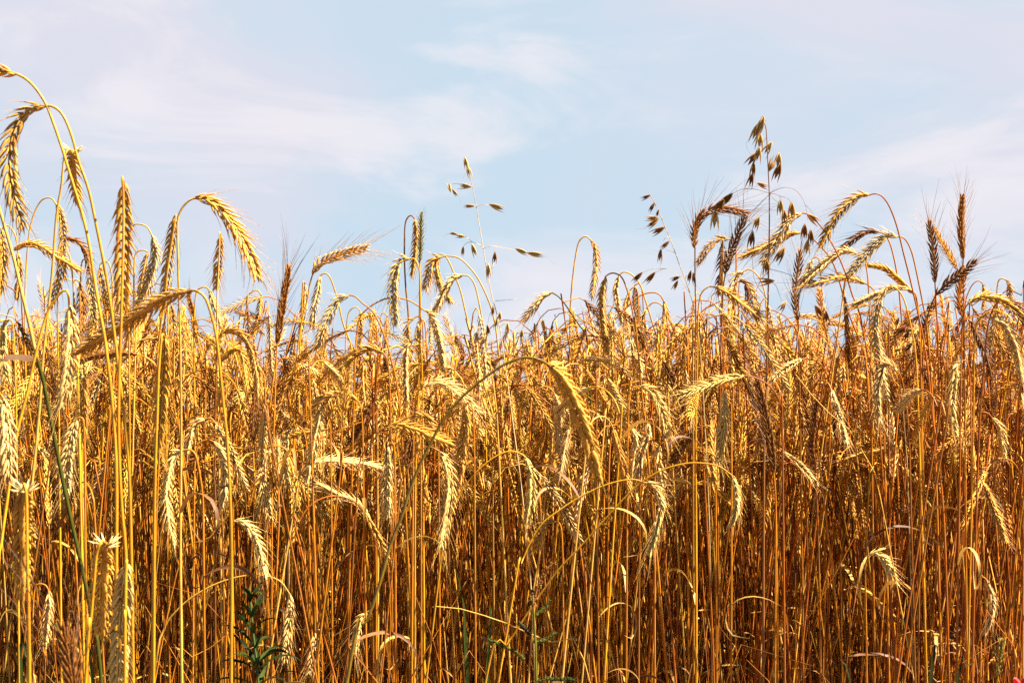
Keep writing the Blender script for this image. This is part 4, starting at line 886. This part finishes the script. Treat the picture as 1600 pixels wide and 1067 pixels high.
M_TREE = mat('tree_leaves', plant_shader('object', rough=.6, trans=.15, fibre=(6, 6, 6), freckle=(.7, .8, .6, 1), bump=0))
def tree(k, name, label, cat, x, d, top, w, lumps):
    r = rng(600 + k); c = px(x, 655, d); zt = px(x, top, d)[2]; gz = -min(60, max(0, d - 16)) * .012 - .1
    foot = np.array((c[0], d, gz)); o = root(name, foot, label, cat); H = zt - gz; W_ = w * d / FPX
    g = Geo(); tube(g, catmull([foot, foot + np.array((.05, 0, H * .3)), foot + np.array((-.04, .03, H * .75))], 12), np.linspace(.11, .03, 12) * H / 3.6, 8, .5)
    for i in range(7):
        a = i * 2.4; b = foot + np.array((0, 0, H * (.22 + .07 * i)))
        tube(g, catmull([b, b + np.array((math.cos(a), math.sin(a), .5)) * W_ * .2, b + np.array((math.cos(a), math.sin(a), .9)) * W_ * .4], 8), np.linspace(.04, .012, 8) * H / 3.6, 5, .5)
    part('trunk', g.mesh('trunk', M_BARK, foot), o)
    cs = []
    for i in range(lumps):
        a = r.uniform(0, 6.28); h = r.uniform(.2, .93); rad = W_ * .42 * math.sqrt(max(.05, 1 - ((h - .5) / .55) ** 2)) * r.random() ** .5
        cs.append((foot + np.array((math.cos(a) * rad, math.sin(a) * rad, H * h)), W_ * r.uniform(.09, .17)))
    nl = 5200; V = np.zeros((nl, 4, 3)); tn = np.zeros((nl, 4))
    for i in range(nl):
        cc, cr = cs[r.randrange(lumps)]; v = unit(np.array((r.gauss(0, 1), r.gauss(0, 1), r.gauss(0, 1)))); p = cc + v * cr * r.uniform(.5, 1.15)
        a = unit(np.array((r.gauss(0, 1), r.gauss(0, 1), r.gauss(0, 1)))); b = unit(np.cross(a, v)); s = r.uniform(.018, .04) * H / 3
        V[i] = (p - a * s, p + b * s * .5, p + a * s, p - b * s * .5); tn[i] = r.random()
    me = make_mesh('crown', V.reshape(-1, 3) - foot, np.arange(nl * 4).reshape(-1, 4), np.zeros((0, 3), int), tn.ravel(), M_TREE, False)
    part('crown', me, o, (.03, .045, .012))
tree(0, 'tree', "dark green tree far behind the crop at left, the tallest of three", 'tree', 68, 40, 512, 118, 34)
tree(1, 'bush', "low dark bush behind the crop just right of the dark tree", 'bush', 150, 40, 562, 70, 16)
tree(2, 'bush', "lowest dark bush behind the crop, farther right of the dark tree", 'bush', 214, 42, 572, 60, 14)
